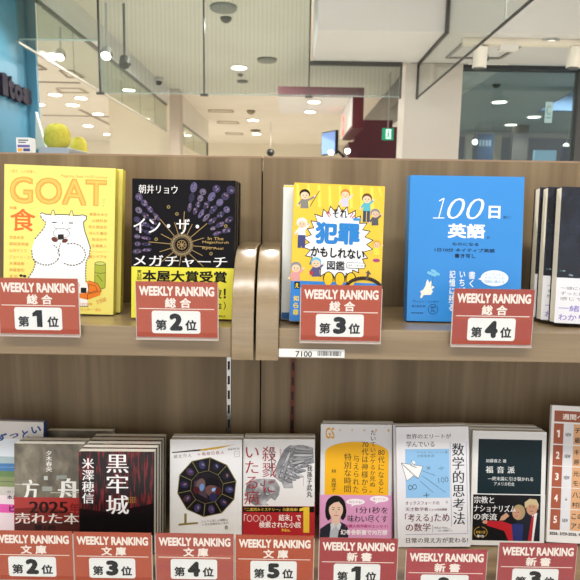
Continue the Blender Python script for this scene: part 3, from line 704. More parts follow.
# ---- yellow magazine with a white goat
YEL = mat('#e8dc74', .4); OR = '#e2913a'; OD = '#dd6f35'
def a_goat(A):
    A.text('小説を、心の栄養に。', 40, 99, 160, 115, '#d98a4e'); A.text('Magazine Goat Vol.05 Summer', 268, 113, 478, 130, '#d98a4e')
    A.text('GOAT', 42, 130, 474, 250, '#e0a04c', b=.03)
    A.text('GOAT', 46, 135, 470, 246, '#e8bb5e', wt=-.012)
    A.text('ゴート', 455, 215, 466, 252, '#d98a4e', vert=True)
    A.text('特集', 42, 263, 75, 277, OD); A.text('食', 46, 272, 157, 372, OD, b=.012)
    for i, (s, x1) in enumerate((('宮島未奈', 108), ('朝崎宵雨織', 128), ('山内マリコ', 118), ('ジェーン・スー', 150), ('木澤雄樹', 110), ('伊藤亜和', 110), ('湊 知', 80))):
        A.text(s, 43, 393 + 29 * i, x1, 408 + 29 * i, '#d8843c')
    for i, (s, x0) in enumerate((('青葉みゆき', 398), ('山崎怜奈', 410), ('佐久間由衣', 394), ('ほんた書店', 398), ('角田光代', 410), ('古屋真人', 410))):
        A.text(s, x0, 279 + 28 * i, 478, 293 + 28 * i, '#d8843c')
    A.text('ショートショート', 395, 449, 478, 456, OD); A.text('加藤シゲアキ', 382, 467, 478, 483, OD)
    W_, K = '#eef0f2', '#3a3732'
    body = [(178, 292), (186, 287), (203, 293), (225, 293), (300, 292), (345, 294), (368, 290), (385, 295), (384, 310), (372, 322), (374, 345), (380, 368), (392, 400), (404, 435), (400, 470), (386, 500), (384, 560), (392, 640), (398, 700), (100, 700), (108, 640), (122, 590), (150, 545), (160, 512), (146, 488), (142, 450), (156, 405), (176, 380), (196, 355), (204, 330), (196, 322), (184, 312)]
    A.poly(body, W_)
    A.line(body[:14], 4, K); A.line(body[13:18], 5, K, 11); A.line(body[18:26], 5, K, 11); A.line(body[26:] + body[:1], 4.5, K, 12)
    for hx in (236, 318): A.poly([(hx - 11, 298), (hx - 4, 275), (hx + 3, 273), (hx + 9, 298)], '#e9e0a0').line([(hx - 11, 298), (hx - 4, 275), (hx + 3, 273), (hx + 9, 298)], 2.6, K)
    for ex_ in (242, 316): A.line([(ex_ - 10, 328), (ex_ + 10, 328)], 5, K)
    A.ell(278, 330, 3, 3, K); A.line([(240, 350), (262, 360), (294, 358), (316, 350)], 2.4, K)
    A.ell(274, 375, 36, 22, '#f6f6f6').arc(274, 375, 36, 22, 0, 360, 2.2, K)
    A.poly([(258, 381), (284, 379), (286, 402), (258, 405)], '#26231f')
    A.ell(244, 404, 15, 11, '#6a3a2c', rot=20); A.ell(290, 408, 14, 9, '#6a3a2c', rot=-20)
    A.arc(205, 470, 62, 50, 150, -60, 5, K, 11, 9); A.arc(322, 468, 62, 50, -110, 130, 5, K, 11, 9); A.line([(270, 420), (258, 470)], 4, K, 9)
    A.ell(96, 570, 8, 6, '#3a3028'); A.ell(112, 572, 8, 6, '#3a3028')
    A.rect(426, 505, 474, 610, '#a8b13f').ell(450, 505, 24, 8, '#c3c968').arc(450, 505, 24, 8, 0, 360, 2.2, K).ell(450, 610, 24, 9, '#a8b13f')
    A.line([(426, 505), (426, 610)], 2.2, K).line([(474, 505), (474, 610)], 2.2, K).arc(450, 542, 24, 7, 0, 180, 2, K).arc(450, 610, 24, 9, 0, 180, 2.2, K).line([(436, 556), (462, 586)], 3, '#4a5a30')
    A.poly([(358, 600), (400, 584), (440, 596), (458, 628), (450, 648), (395, 670), (358, 662)], '#e27b2c').line([(400, 584), (440, 596), (458, 628), (395, 645), (395, 670)], 2.2, K).line([(400, 600), (430, 606), (440, 626), (398, 640), (400, 600)], 2.2, K)
    A.poly([(356, 630), (362, 594), (376, 582), (392, 594), (398, 625), (390, 640), (356, 642)], '#f2f2f2').rect(364, 616, 390, 640, '#232323')
    A.text('辻村深月', 356, 684, 415, 696, OD); A.text('ウィンター・松山', 356, 707, 455, 720, OD); A.text('文芸誌', 432, 662, 480, 682, '#d98a4e', rot=-20)
book('goat_magazine', -.3078, .757, ZU, 5.5, 3, 1.2, .1432, .1938, .016, YEL, mat('#cdbb3e', .45), 1, a_goat, frame=(18, 78, 512, 735),
     copies=((.0045, 0),), labels=('front yellow magazine with a white goat drawing on its cover', 'second yellow magazine, mostly hidden behind the front goat copy'), cat='magazine', group='yellow magazines', pages='#e4dfc0')

# ---- black stained glass book
m_blk_ = mat('#0d0b0f', .45, 0, .15)
def a_mega(A):
    rg = random.Random(5)
    pal = ['#4c4462', '#3b3552', '#5d577a', '#302b44', '#625a70', '#3f3759', '#49425a']
    # radiating window lights, upper right and left
    for (cx, cy, a0, a1, r0, r1) in ((283, 378, -84, -14, 140, 400), (283, 378, 166, 232, 130, 330)):
        n = 7
        for i in range(n):
            an = a0 + (a1 - a0) * (i + .5) / n
            r = r0 + rg.uniform(0, 18)
            while r < r1:
                L = rg.uniform(26, 48); x, y = cx + (r + L / 2) * math.cos(R(an)), cy + (r + L / 2) * math.sin(R(an)); wd = (r * R((a1 - a0) / n)) * .36
                if 64 < x < 516 and 92 < y < 474 and x + L * .4 < 521 and x - L * .4 > 59 and y - L * .45 > 90:
                    A.ell(x, y, L * .52, wd, rg.choice(pal), 14, an)
                    for _ in range(5):
                        A.ell(x + rg.uniform(-L * .35, L * .35) * math.cos(R(an)), y + rg.uniform(-L * .35, L * .35) * math.sin(R(an)), 4.5, 3.5, rg.choice(['#83758c', '#221e34', '#6f6684', '#8a6f7c']), 8, an)
                r += L * 1.06
    g = '#a58a5a'
    for i in range(16):
        an = R(i * 22.5 + 4); r2 = 150 if i % 2 == 0 else 105
        A.line([(283 + 48 * math.cos(an), 378 + 48 * math.sin(an)), (283 + r2 * math.cos(an), min(474, 378 + r2 * math.sin(an)))], 3, g)
    for i in range(20):
        an = R(i * 18); A.ell(283 + 42 * math.cos(an), 378 + 42 * math.sin(an), 8, 5.5, '#8a7a5c', 10, math.degrees(an) + 90)
    A.arc(283, 378, 50, 50, 0, 360, 3, '#7d6b4c'); A.arc(283, 378, 33, 33, 0, 360, 3, '#7d6b4c'); A.arc(283, 378, 20, 20, 0, 360, 2.5, g)
    for i in range(8): A.line([(283, 378), (283 + 20 * math.cos(R(45 * i)), 378 + 20 * math.sin(R(45 * i)))], 3, g)
    for x, y in ((222, 210), (260, 240), (168, 355), (415, 415), (480, 290)): A.ell(x, y, 8, 8, '#8d7d4c', 12).ell(x, y, 4, 4, '#3a3020', 10)
    W_ = '#eceaea'
    A.text('朝井リョウ', 88, 113, 262, 152, W_, bx=.014, wt=-.008); A.text('イン・ザ・', 66, 262, 360, 330, W_, bx=.02, wt=-.006); A.text('メガチャーチ', 66, 427, 488, 478, W_, bx=.02, wt=-.006)
    for s, y in (('In The', 340), ('Megachurch', 358), ('Ryo Asai', 385)): A.text(s, 376 if s != 'In The' else 400, y, 494 if s == 'Megachurch' else 470, y + 14, '#b0945c', b=.01)
def o_mega(A):
    K = '#191814'
    for s, y0, y1 in (('第', 494, 508), ('23', 511, 524), ('回', 527, 541)): A.text(s, 82, y0, 102, y1, K, b=.02)
    A.text('本屋大賞受賞', 106, 494, 488, 546, K, b=.03)
    A.text('万部突破', 250, 570, 466, 618, '#6e6a2c', b=.03); A.text('！', 474, 572, 484, 616, K, b=.03)
    A.text('文芸書', 240, 638, 420, 662, K); A.text('1', 430, 634, 440, 664, K, b=.03); A.text('位', 446, 638, 466, 664, K, b=.02); A.text(')', 474, 630, 484, 668, K)
    A.text('日経新聞出版', 435, 692, 484, 702, K)
book('stained_glass_novel', -.1388, .738, ZU, 5.4, 1, .3, .1320, .179, .019, m_blk_, mat('#18151c', .35), 1, a_mega, (.0665, mat('#e2da3c', .4), o_mega), (58, 86, 521, 712),
     copies=((.0004, 0), (-.0005, 0), (.0004, 0)), labels=('front black novel with stained glass cover and yellow paper band', 'second black novel directly behind the front stained glass copy', 'third black novel in the stained glass stack', 'rearmost black novel of the stained glass stack'), group='black stained glass novels', pages='#d9d3c4')

# ---- yellow cartoon book
YC = mat('#e8bf38', .4)
def kid(A, x, y, s, hair, cloth, skin='#e8c7a8', lean=0, pants=None, cap=None):
    K = '#55504a'
    A.poly([(x - 13 * s, y + 16 * s), (x + 13 * s, y + 14 * s), (x + 17 * s, y + 52 * s), (x - 15 * s, y + 54 * s)], cloth)
    A.line([(x + 11 * s, y + 22 * s), (x + 27 * s + lean, y + 6 * s)], 8 * s, cloth); A.ell(x + 29 * s + lean, y + 3 * s, 5 * s, 5 * s, skin, 12)
    A.line([(x - 11 * s, y + 22 * s), (x - 24 * s, y + 40 * s)], 8 * s, cloth); A.ell(x - 25 * s, y + 42 * s, 5 * s, 5 * s, skin, 12)
    if pants:
        A.rect(x - 14 * s, y + 50 * s, x - 1 * s, y + 96 * s, pants); A.rect(x + 2 * s, y + 50 * s, x + 15 * s, y + 96 * s, pants)
    A.ell(x, y - 3 * s, 21 * s, 20 * s, cap or hair, 18); A.ell(x, y + 3 * s, 17 * s, 15 * s, skin, 18)
    A.ell(x - 6 * s, y + 2 * s, 2.2 * s, 2.6 * s, K, 8); A.ell(x + 7 * s, y + 2 * s, 2.2 * s, 2.6 * s, K, 8); A.line([(x - 4 * s, y + 10 * s), (x + 5 * s, y + 10 * s)], 2 * s, '#b0604c')
def a_han(A):
    K = '#22201c'
    rg = random.Random(2)
    for i in range(9): A.poly([(110 + i * 48, 70), (122 + i * 48, 70), (100 + i * 48 + 30, 170), (96 + i * 48 + 20, 170)] if i < 8 else [(480, 70), (490, 70), (500, 110), (495, 110)], '#f5d65a')
    P = []
    n = 26
    for i in range(n * 2):
        an = 2 * math.pi * i / (n * 2); rx, ry = (150, 168) if i % 2 else (122, 140)
        rx *= rg.uniform(.96, 1.06); P.append((306 + rx * math.cos(an), 332 + ry * math.sin(an)))
    A.poly([(306 + (x - 306) * 1.05, 332 + (y - 332) * 1.05) for x, y in P], K); A.poly(P, '#eef0f4')
    kid(A, 150, 118, 1.15, '#211d1b', '#83807c', lean=12); A.line([(175, 170), (216, 96)], 4, '#7a5a3a')
    kid(A, 333, 108, 1.05, '#c9803a', '#c7c3d6'); kid(A, 432, 124, 1.1, '#6a452c', '#56b0c0', pants='#3f4a60'); kid(A, 472, 190, 1.0, '#86878c', '#55565c', '#d9b79c')
    kid(A, 142, 248, 1.15, '#e8e8ea', '#dfe3ea', pants='#464a7a'); A.rect(126, 300, 160, 350, '#464a7a')
    kid(A, 484, 330, .9, '#c9a03a', '#d8d24a', '#e2b896'); A.ell(485, 402, 17, 8, '#a0487a', 14)
    kid(A, 122, 448, 1.15, '#8a8a8c', '#d99a9a'); kid(A, 212, 424, 1.15, '#5fa8c9', '#5a5680', cap='#6fb2cf'); A.ell(192, 470, 9, 9, '#c0392b', 12)
    A.line([(250, 195), (266, 215)], 4, '#c43c3c').line([(258, 186), (272, 208)], 4, '#c43c3c').line([(372, 190), (358, 212)], 4, '#c43c3c').line([(380, 200), (366, 216)], 4, '#c43c3c')
    A.text('それ', 279, 176, 346, 216, K, bx=.02)
    A.text('犯罪', 203, 236, 406, 336, '#2f7fc6', b=.05); A.rrect(372, 214, 408, 225, 5, '#3f8fd0')
    A.text('かもしれない', 186, 352, 430, 398, K, b=.035, rot=1.5); A.text('図鑑', 262, 411, 342, 453, K, b=.012)
    A.rrect(350, 416, 434, 442, 6, K).rrect(352, 418, 432, 440, 5, '#f2f2f2').text('監修・小島 弘毅', 358, 424, 426, 435, K)
    for cx in (270, 322, 372): A.ell(cx, 490, 24, 30, K, 20).ell(cx, 494, 20, 30, '#f0c531', 20)
    A.arc(432, 545, 85, 60, 190, 350, 16, '#3a2f26')
    A.poly([(440, 490), (446, 462), (438, 462), (450, 448), (464, 466), (454, 466), (450, 496)], '#5a5450')
def o_han(A):
    A.rect(118, 512, 142, 544, '#1e1c1a'); A.text('え', 121, 518, 139, 540, '#f0d040', b=.03)
    for i, s in enumerate(('知', 'ら', '罪')): A.text(s, 116, 575 + 32 * i, 140, 600 + 32 * i, '#f0d040', b=.03)
    A.text('なかったでは済まない', 150, 580, 480, 606, '#f4f4f0', b=.02)
book('cartoon_handbook', .0568, .722, ZU, 7.5, 2.6, 1.5, .1150, .1750, .015, YC, mat('#e8c23a', .4), 1, a_han, (.0515, mat('#2f83d2', .4), o_han), (102, 64, 512, 692),
     labels=('front yellow handbook with cartoon people around a white burst and blue band',), group='cartoon handbooks')
def a_plain(A): A.rect(103, 66, 511, 74, '#e4c84a'); A.rect(103, 660, 511, 691, '#2f5f9a')
book('cartoon_handbook', .0472, .7425, ZU, 7.5, 2.6, .6, .1178, .174, .016, mat('#dfe4e2', .5), mat('#dfe4e2', .5), 1, a_plain, None, (102, 64, 512, 692),
     labels=('pale copy half hidden behind the yellow cartoon handbook, sticking out on its left',), group='cartoon handbooks')

# ---- bright blue book
def a_100(A):
    W_ = '#eef2f6'; K = '#1c2c44'
    A.text('00', 212, 150, 356, 230, W_, shear=.28, wt=-.022, bx=.012); A.line([(180, 162), (199, 151), (180, 228)], 4, W_); A.line([(158, 228), (202, 227)], 3.4, W_); A.text('日', 373, 177, 419, 226, W_, b=.03)
    A.text('後に', 429, 214, 459, 226, K); A.text('英語', 217, 248, 362, 304, W_, b=.03); A.text('が', 368, 294, 381, 306, K)
    A.text('ものになる', 236, 321, 338, 333, K, b=.02); A.text('1日10分 ネイティブ英語', 168, 343, 402, 358, K, b=.02); A.text('書き写し', 246, 364, 328, 381, K, b=.02)
    A.text('書く', 303, 432, 329, 494, W_, vert=True, b=.012); A.text('いちばん', 267, 433, 291, 555, W_, vert=True, b=.012); A.text('記憶に残る', 228, 430, 252, 588, W_, vert=True, b=.012)
    A.ell(404, 457, 54, 31, '#e9f1f8').poly([(356, 452), (340, 462), (358, 466)], '#e9f1f8')
    for i, s in enumerate(('インプットと', 'アウトプットが', '同時に鍛える')): A.text(s, 366, 437 + 14 * i, 442, 448 + 14 * i, '#5a9ad0')
    c = '#efe9dc'
    A.poly([(138, 478), (144, 466), (150, 480), (158, 470), (160, 490), (172, 496), (160, 506), (166, 512), (158, 526), (130, 528), (122, 540), (116, 538), (120, 524), (116, 514), (128, 506), (136, 492)], c)
    A.line([(158, 500), (166, 440)], 1.6, '#3a7ab0')
    for x, y in ((166, 434), (152, 442), (180, 444), (166, 448)): A.ell(x, y, 12, 6, '#7cc0e0', 14, 20)
    A.text('ブレット・リンゼイ', 86, 548, 190, 558, K); A.text('高三和也 訳', 84, 567, 138, 576, K)
    A.arc(168, 582, 19, 19, 0, 360, 1.6, K); A.text('音声', 158, 570, 179, 580, K); A.text('DL', 160, 584, 177, 593, K); A.line([(84, 598), (132, 598)], 4, K, 7)
book('blue_study_book', .2279, .747, ZU, 6.4, -1.2, .1, .1475, .1903, .016, mat('#3288d2', .38), mat('#3488cc', .4), -1, a_100, frame=(66, 64, 508, 630),
     copies=((.0015, 0),), labels=('front bright blue study book with large white lettering', 'second blue study book just behind the front one'), group='blue study books')

# ---- dark navy books at the right edge
m_navy = noisy('night_cover', [(.35, '#0f1118'), (.6, '#1c2231'), (.78, '#3a4560')], (22, 22, 16), dist=1.2, rough=.25)
def a_dark(A):
    A.ell(232, 350, 34, 20, '#8a6a4c', 16, -30); A.ell(240, 250, 26, 40, '#2a2430')
    rg = random.Random(1)
    for i in range(14): A.ell(rg.uniform(132, 300), rg.uniform(366, 398), 5, 3, rg.choice(['#5a6a80', '#7a8a9a', '#3a5a50']), 10)
def o_dark(A):
    for i, s in enumerate(('一緒にいる時間が積み重なって', 'ずっと前からそこにいたように', '感じてしまう、夜の物語')): A.text(s, 140, 422 + 19 * i, 420, 434 + 19 * i, '#6a6a70')
    A.text('一緒に生きるほど', 137, 489, 420, 512, '#8a7cc0', b=.01); A.text('わかりあえない二人', 137, 521, 420, 545, '#8a7cc0', b=.01)
book('navy_novel', .4035, .728, ZU, 7.0, -1.5, 1.6, .128, .1745, .0185, m_navy, m_navy, 1, a_dark, (.0585, mat('#dcdce0', .45), o_dark), (125, 65, 465, 556), 
     copies=((-.009, 0), (-.0115, 0)), labels=('front navy novel with white paper band at the right edge of the upper shelf', 'second navy novel, its cream page edge showing left of the front one', 'rearmost navy novel nearest the blue study book'), group='navy novels', pages='#f0ead8')

# ---- lower shelf: pastel book at far left
def a_pas(A):
    A.rect(-240, 195, 206, 560, '#dfe6ee'); A.rect(-240, 330, 206, 385, '#a9bcc0'); A.poly([(-240, 385), (60, 380), (75, 442), (-240, 440)], '#4f7fb2'); A.line([(-240, 412), (68, 410)], 4, '#86a8cc')
    A.rect(-240, 440, 206, 500, '#6f8a5c'); A.rect(-240, 485, 206, 560, '#8d9a6c'); A.ell(85, 400, 26, 68, '#24382c', 18); A.line([(-240, 520), (90, 520)], 5, '#5a6a58')
    B = '#2c4a86'
    A.text('ずっ', -150, 150, 20, 200, B, b=.03, rot=-14); A.text('と', 46, 124, 96, 190, B, b=.03, rot=-10); A.text('い', 116, 92, 188, 146, B, b=.03, rot=-12)
def o_pas(A):
    K = '#3a3436'
    A.text('ガーメズ', -60, 590, 76, 606, K); A.text('本屋大', -60, 622, 78, 654, K, b=.02); A.text('1位', 30, 662, 72, 686, '#e070b0', b=.02)
    A.poly([(-240, 690), (78, 694), (90, 760), (-240, 756)], '#e862b4'); A.text('ビー!', -40, 698, 74, 748, '#2a2230', b=.03); A.text('イ繁', 10, 770, 76, 796, K, b=.02)
book('pastel_novel', -.418, .8015, ZL, 6.5, 0, 1.0, .107, .166, .012, mat('#cfcac6', .45), mat('#2c4a86', .4), 1, a_pas, (.055, mat('#f0dfe6', .45), o_pas), (-340, 62, 206, 905),
     labels=('pastel novel with blue handwriting and pink band at the far left of the lower shelf',), group=None)

# ---- grey paperback with large white letters
m_rock = noisy('mottled_grey_cover', [(.3, '#4a453c'), (.5, '#6a6254'), (.7, '#8b8474')], (45, 45, 30), rough=.45, detail=5, dist=.4)
def a_hako(A):
    W_ = '#e9e8e2'
    A.text('夕木春央', 163, 114, 186, 192, W_, vert=True, bx=.012)
    A.text('方', 76, 222, 136, 300, W_, bx=.05, wt=-.004); A.text('舟', 206, 216, 286, 300, W_, bx=.05, wt=-.004)
    A.rect(156, 208, 170, 223, '#b9bcb4'); A.rect(202, 205, 240, 224, '#8d948c'); A.rect(150, 247, 186, 264, '#9aa098'); A.rect(210, 218, 240, 224, m_rock)
    A.line([(50, 240), (140, 242)], 2.5, '#c9c6bc').line([(180, 270), (290, 268)], 2.5, '#c9c6bc')
def o_hako(A):
    A.rect(49, 345, 301, 463, '#4c2420'); A.poly([(49, 330), (160, 322), (301, 350), (301, 372), (49, 380)], '#7c2a26')
    A.text('2025', 102, 303, 244, 346, '#241410', bx=.03); A.text('年', 250, 308, 286, 344, '#7a2420', b=.02); A.text('売れた本', 50, 346, 286, 386, W2, bx=.02, wt=-.003)
    A.text('第1位', 120, 390, 200, 420, '#1c1412', b=.03)
W2 = '#e8e2da'
book('grey_paperback', -.3405, .772, ZL, 6.5, 0, -.3, .0997, .1462, .0125, m_rock, mat('#b7b3a6', .5), 1, a_hako, (.0685, mat('#a8302c', .4), o_hako), (48, 88, 302, 464),
     copies=((.002, 0), (.026, 0, .0222)), labels=('front grey mottled paperback with big white letters and red band', 'second paperback behind the front grey mottled one', 'rearmost paperback of the grey mottled stack', 'fourth paperback in the grey mottled stack', 'rearmost paperback of the grey mottled stack'), group='grey mottled paperbacks', pages='#f2eee2', inset=.0002)

# ---- black and crimson paperback
m_crim = noisy('crimson_streaks', [(.40, '#0e0a0b'), (.52, '#2a0d10'), (.6, '#6e1c20'), (.8, '#82282a')], (420, 420, 45), (0, R(-16), 0), .35, 2)
def a_koku(A):
    W_ = '#f0eeec'
    A.poly([(293, 345), (559, 330), (559, 480), (293, 480)], '#0d0a0c'); A.poly([(293, 352), (293, 320), (400, 335), (559, 300), (559, 334)], '#160b0d')
    A.text('黒牢城', 388, 124, 470, 340, W_, vert=True, bx=.02, wt=-.006); A.text('米澤穂信', 303, 138, 346, 302, W_, vert=True, bx=.02, wt=-.004)
    for i in range(3): A.line([(466, 280 + 8 * i), (495, 280 + 8 * i)], 4, '#a08038', 6)
book('crimson_paperback', -.2382, .752, ZL, 5.2, 1.6, .2, .1045, .1465, .0125, m_crim, mat('#cfcbbd', .5), 1, a_koku, None, (291, 113, 560, 487),
     copies=((.0008, 0), (.0016, 0), (.0025, 0), (.003, 0)), labels=('front black and crimson paperback with white vertical title', 'second paperback behind the front crimson one', 'third paperback in the crimson stack', 'fourth paperback in the crimson stack', 'rearmost paperback of the crimson stack'), group='black and crimson paperbacks', pages='#f2eee2', inset=.0002, back=mat('#8d8f80', .5))

# ---- decagon paperback
def a_juk(A):
    K = '#17141a'
    A.poly([(130, 246), (300, 228), (500, 200), (330, 236), (130, 252)], '#3a3430'); A.poly([(300, 228), (500, 199), (400, 226), (290, 240)], '#c9a23a')
    for i, s in enumerate('綾辻行人 十角館の殺人'):
        if s != ' ': A.text(s, 140 + i * 27.5, 262 - i * 2.6, 161 + i * 27.5, 282 - i * 2.6, '#4a3432' if i < 5 else '#9a3a3a')
    A.text('新装改訂版', 458, 220, 526, 233, '#5a5550', rot=-5)
    A.line([(497, 242), (526, 238), (526, 270), (497, 274), (497, 242)], 2, '#9a968c').line([(503, 256), (520, 254)], 2, '#9a968c')
    cx, cy, r = 335, 452, 176
    dec = [(cx + r * math.cos(R(36 * i - 12)), cy + r * math.sin(R(36 * i - 12))) for i in range(10)]
    inn = [(cx + 97 * math.cos(R(36 * i - 12)), cy + 97 * math.sin(R(36 * i - 12))) for i in range(10)]
    A.poly(dec, '#121016'); g = '#8d8250'
    cols = ['#3a3a5e', '#2c2a48', '#4a3a52', '#3e3458', '#4a2c34', '#2a2c50', '#4a3444', '#34345a', '#241e30', '#20202e']
    for i in range(10):
        a = R(36 * i + 6); x, y = cx + 134 * math.cos(a), cy + 134 * math.sin(a)
        A.ell(x, y, 25, 19, cols[i], 14, 36 * i + 6); A.ell(x + 4, y - 2, 11, 6, ['#6a6a9a', '#8a5a5a', '#54549a', '#7a6a80'][i % 4], 10, 30 * i)
    A.line(dec + dec[:1], 4, g); A.line(inn + inn[:1], 3.5, g)
    for u, v in zip(dec, inn): A.line([u, v], 3, g)
    A.poly(inn, '#141017'); A.ell(335, 452, 84, 80, '#1c141c'); A.poly([(262, 420), (300, 400), (330, 430), (338, 520), (300, 500), (262, 470)], '#4a3a44'); A.ell(300, 440, 26, 40, '#6a5452', 18, 10); A.ell(306, 452, 14, 22, '#6a8ac0', 14, 10)
    A.ell(362, 462, 34, 44, '#664844'); A.poly([(325, 452), (330, 405), (365, 392), (405, 410), (408, 456), (380, 442), (350, 440)], '#100c10'); A.ell(376, 466, 14, 10, '#8ab0e0', 14, -30); A.ell(372, 510, 22, 26, '#26264a')
    A.ell(274, 470, 20, 22, '#4a1a1c', 14); A.ell(402, 474, 18, 24, '#4a1a1c', 14)
    G = '#8a7a40'
    A.rect(203, 608, 217, 668, G); A.poly([(170, 668), (284, 658), (284, 668), (170, 680)], G)
    A.text('どんでん返しの衝撃は', 305, 642, 460, 656, '#6a6660', rot=-4); A.text('いまも色褪せない名作', 308, 660, 464, 674, '#6a6660', rot=-4)
    A.text('合', 440, 676, 462, 700, '#6a6840', b=.02)
book('decagon_paperback', -.1179, .788, ZL, 7.6, .4, -.5, .1051, .1480, .0125, mat('#e6e5e4', .4), mat('#cfcbc2', .5), 1, a_juk, None, (118, 172, 541, 766),
     copies=((.001, 0),), labels=('front white paperback with a dark decagon wheel on its cover', 'white paperback mostly hidden behind the decagon one'), group='white decagon paperbacks', pages='#f2eee2', inset=.0002)

# ---- white paperback with a wing statue
m_stat = noisy('stone_print', [(.3, '#5a5a5c'), (.5, '#8a8a8c'), (.7, '#c6c6c8')], (70, 70, 70), rough=.4, detail=4)
def a_sat(A):
    A.poly([(312, 170), (345, 143), (420, 142), (478, 158), (484, 250), (440, 262), (400, 258), (372, 280), (352, 300), (362, 380), (366, 402), (312, 402), (300, 370), (250, 330), (275, 250)], m_stat)
    A.poly([(100, 385), (140, 350), (200, 345), (262, 350), (290, 395), (286, 440), (262, 478), (240, 462), (210, 490), (230, 505), (150, 508), (108, 480), (92, 430)], m_stat)
    rf = random.Random(4)
    for row in range(5):
        for i in range(8 - row):
            x = 320 + 20 * i + row * 5; y = 262 - 14 * i + 24 * row + i * i * 1.1
            if x > 470 or y > 385: continue
            A.ell(x, y, 24, 10, '#5c5c60', 14, -18 + 10 * row - 3 * i).ell(x + 2, y - 2, 21, 7.5, rf.choice(['#a2a2a4', '#b6b6b8', '#8e8e92', '#c4c4c6']), 14, -18 + 10 * row - 3 * i)
    for i, (x, y, rx, rot) in enumerate(((400, 165, 70, 8), (415, 185, 66, 4), (420, 206, 60, 0), (410, 228, 56, -6), (390, 248, 46, -14), (355, 190, 40, -60), (330, 230, 50, -70), (320, 280, 46, -75))):
        A.ell(x, y, rx, 10, '#5e5e62', 18, rot).ell(x, y - 2, rx * .95, 7, ['#a9a9ab', '#8a8a8d', '#bcbcbe', '#98989b'][i % 4], 18, rot)
    for x, y in ((330, 310), (322, 345), (300, 300), (290, 330), (140, 400), (190, 380), (230, 410), (170, 440), (130, 450), (215, 440)): A.ell(x, y, 15, 10, '#6c6c70', 14, x); A.ell(x + 3, y - 3, 9, 5, '#b4b4b6', 12, x)
    Rr = '#a02830'
    A.text('殺戮に', 188, 152, 268, 428, Rr, vert=True, wt=-.010, bx=.008); A.text('いたる病', 86, 156, 172, 498, Rr, vert=True, wt=-.010, bx=.010)
    A.line([(245, 160), (238, 330)], 4, '#3a3236').line([(268, 240), (215, 300)], 3, '#3a3236').line([(225, 170), (262, 215)], 3, '#3a3236')
    A.text('我孫子武丸', 442, 262, 474, 455, '#26262a', vert=True, bx=.012); A.line([(424, 330), (424, 390)], 3, '#c09090', 6)
    A.text('新装版', 288, 165, 298, 215, '#c07070', vert=True)
def o_sat(A):
    A.rect(81, 512, 486, 546, '#16120f'); A.text('「二度読みミステリー」の最高峰!', 90, 520, 392, 540, '#d8b04a', b=.012)
    for i in range(4): A.arc(118 + i * 36, 583, 14, 19, 0, 360, 3, '#e8d8d4')
    A.text('「', 86, 558, 100, 600, '#e8d8d4'); A.text('結末」で', 284, 558, 410, 598, '#f3e8e2', b=.02); A.text('検索された小説', 172, 603, 410, 640, '#f3e8e2', b=.02); A.text('No.', 302, 644, 352, 662, '#e8c23a', b=.02)
    A.poly([(402, 524), (432, 514), (458, 514), (458, 668), (424, 668), (424, 536), (402, 540)], '#e8c23a')
book('wing_statue_paperback', -.0112, .7915, ZL, 8.6, .4, -.5, .1052, .1480, .0125, mat('#e4e2e0', .4), mat('#d0cdc6', .5), 1, a_sat, (.0495, mat('#b02028', .4), o_sat), (80, 108, 487, 713),
     copies=((.001, 0),), labels=('front white paperback with a grey wing statue, red letters and red band', 'white paperback mostly hidden behind the wing statue one'), group='white wing statue paperbacks', pages='#f2eee2', inset=.0002)

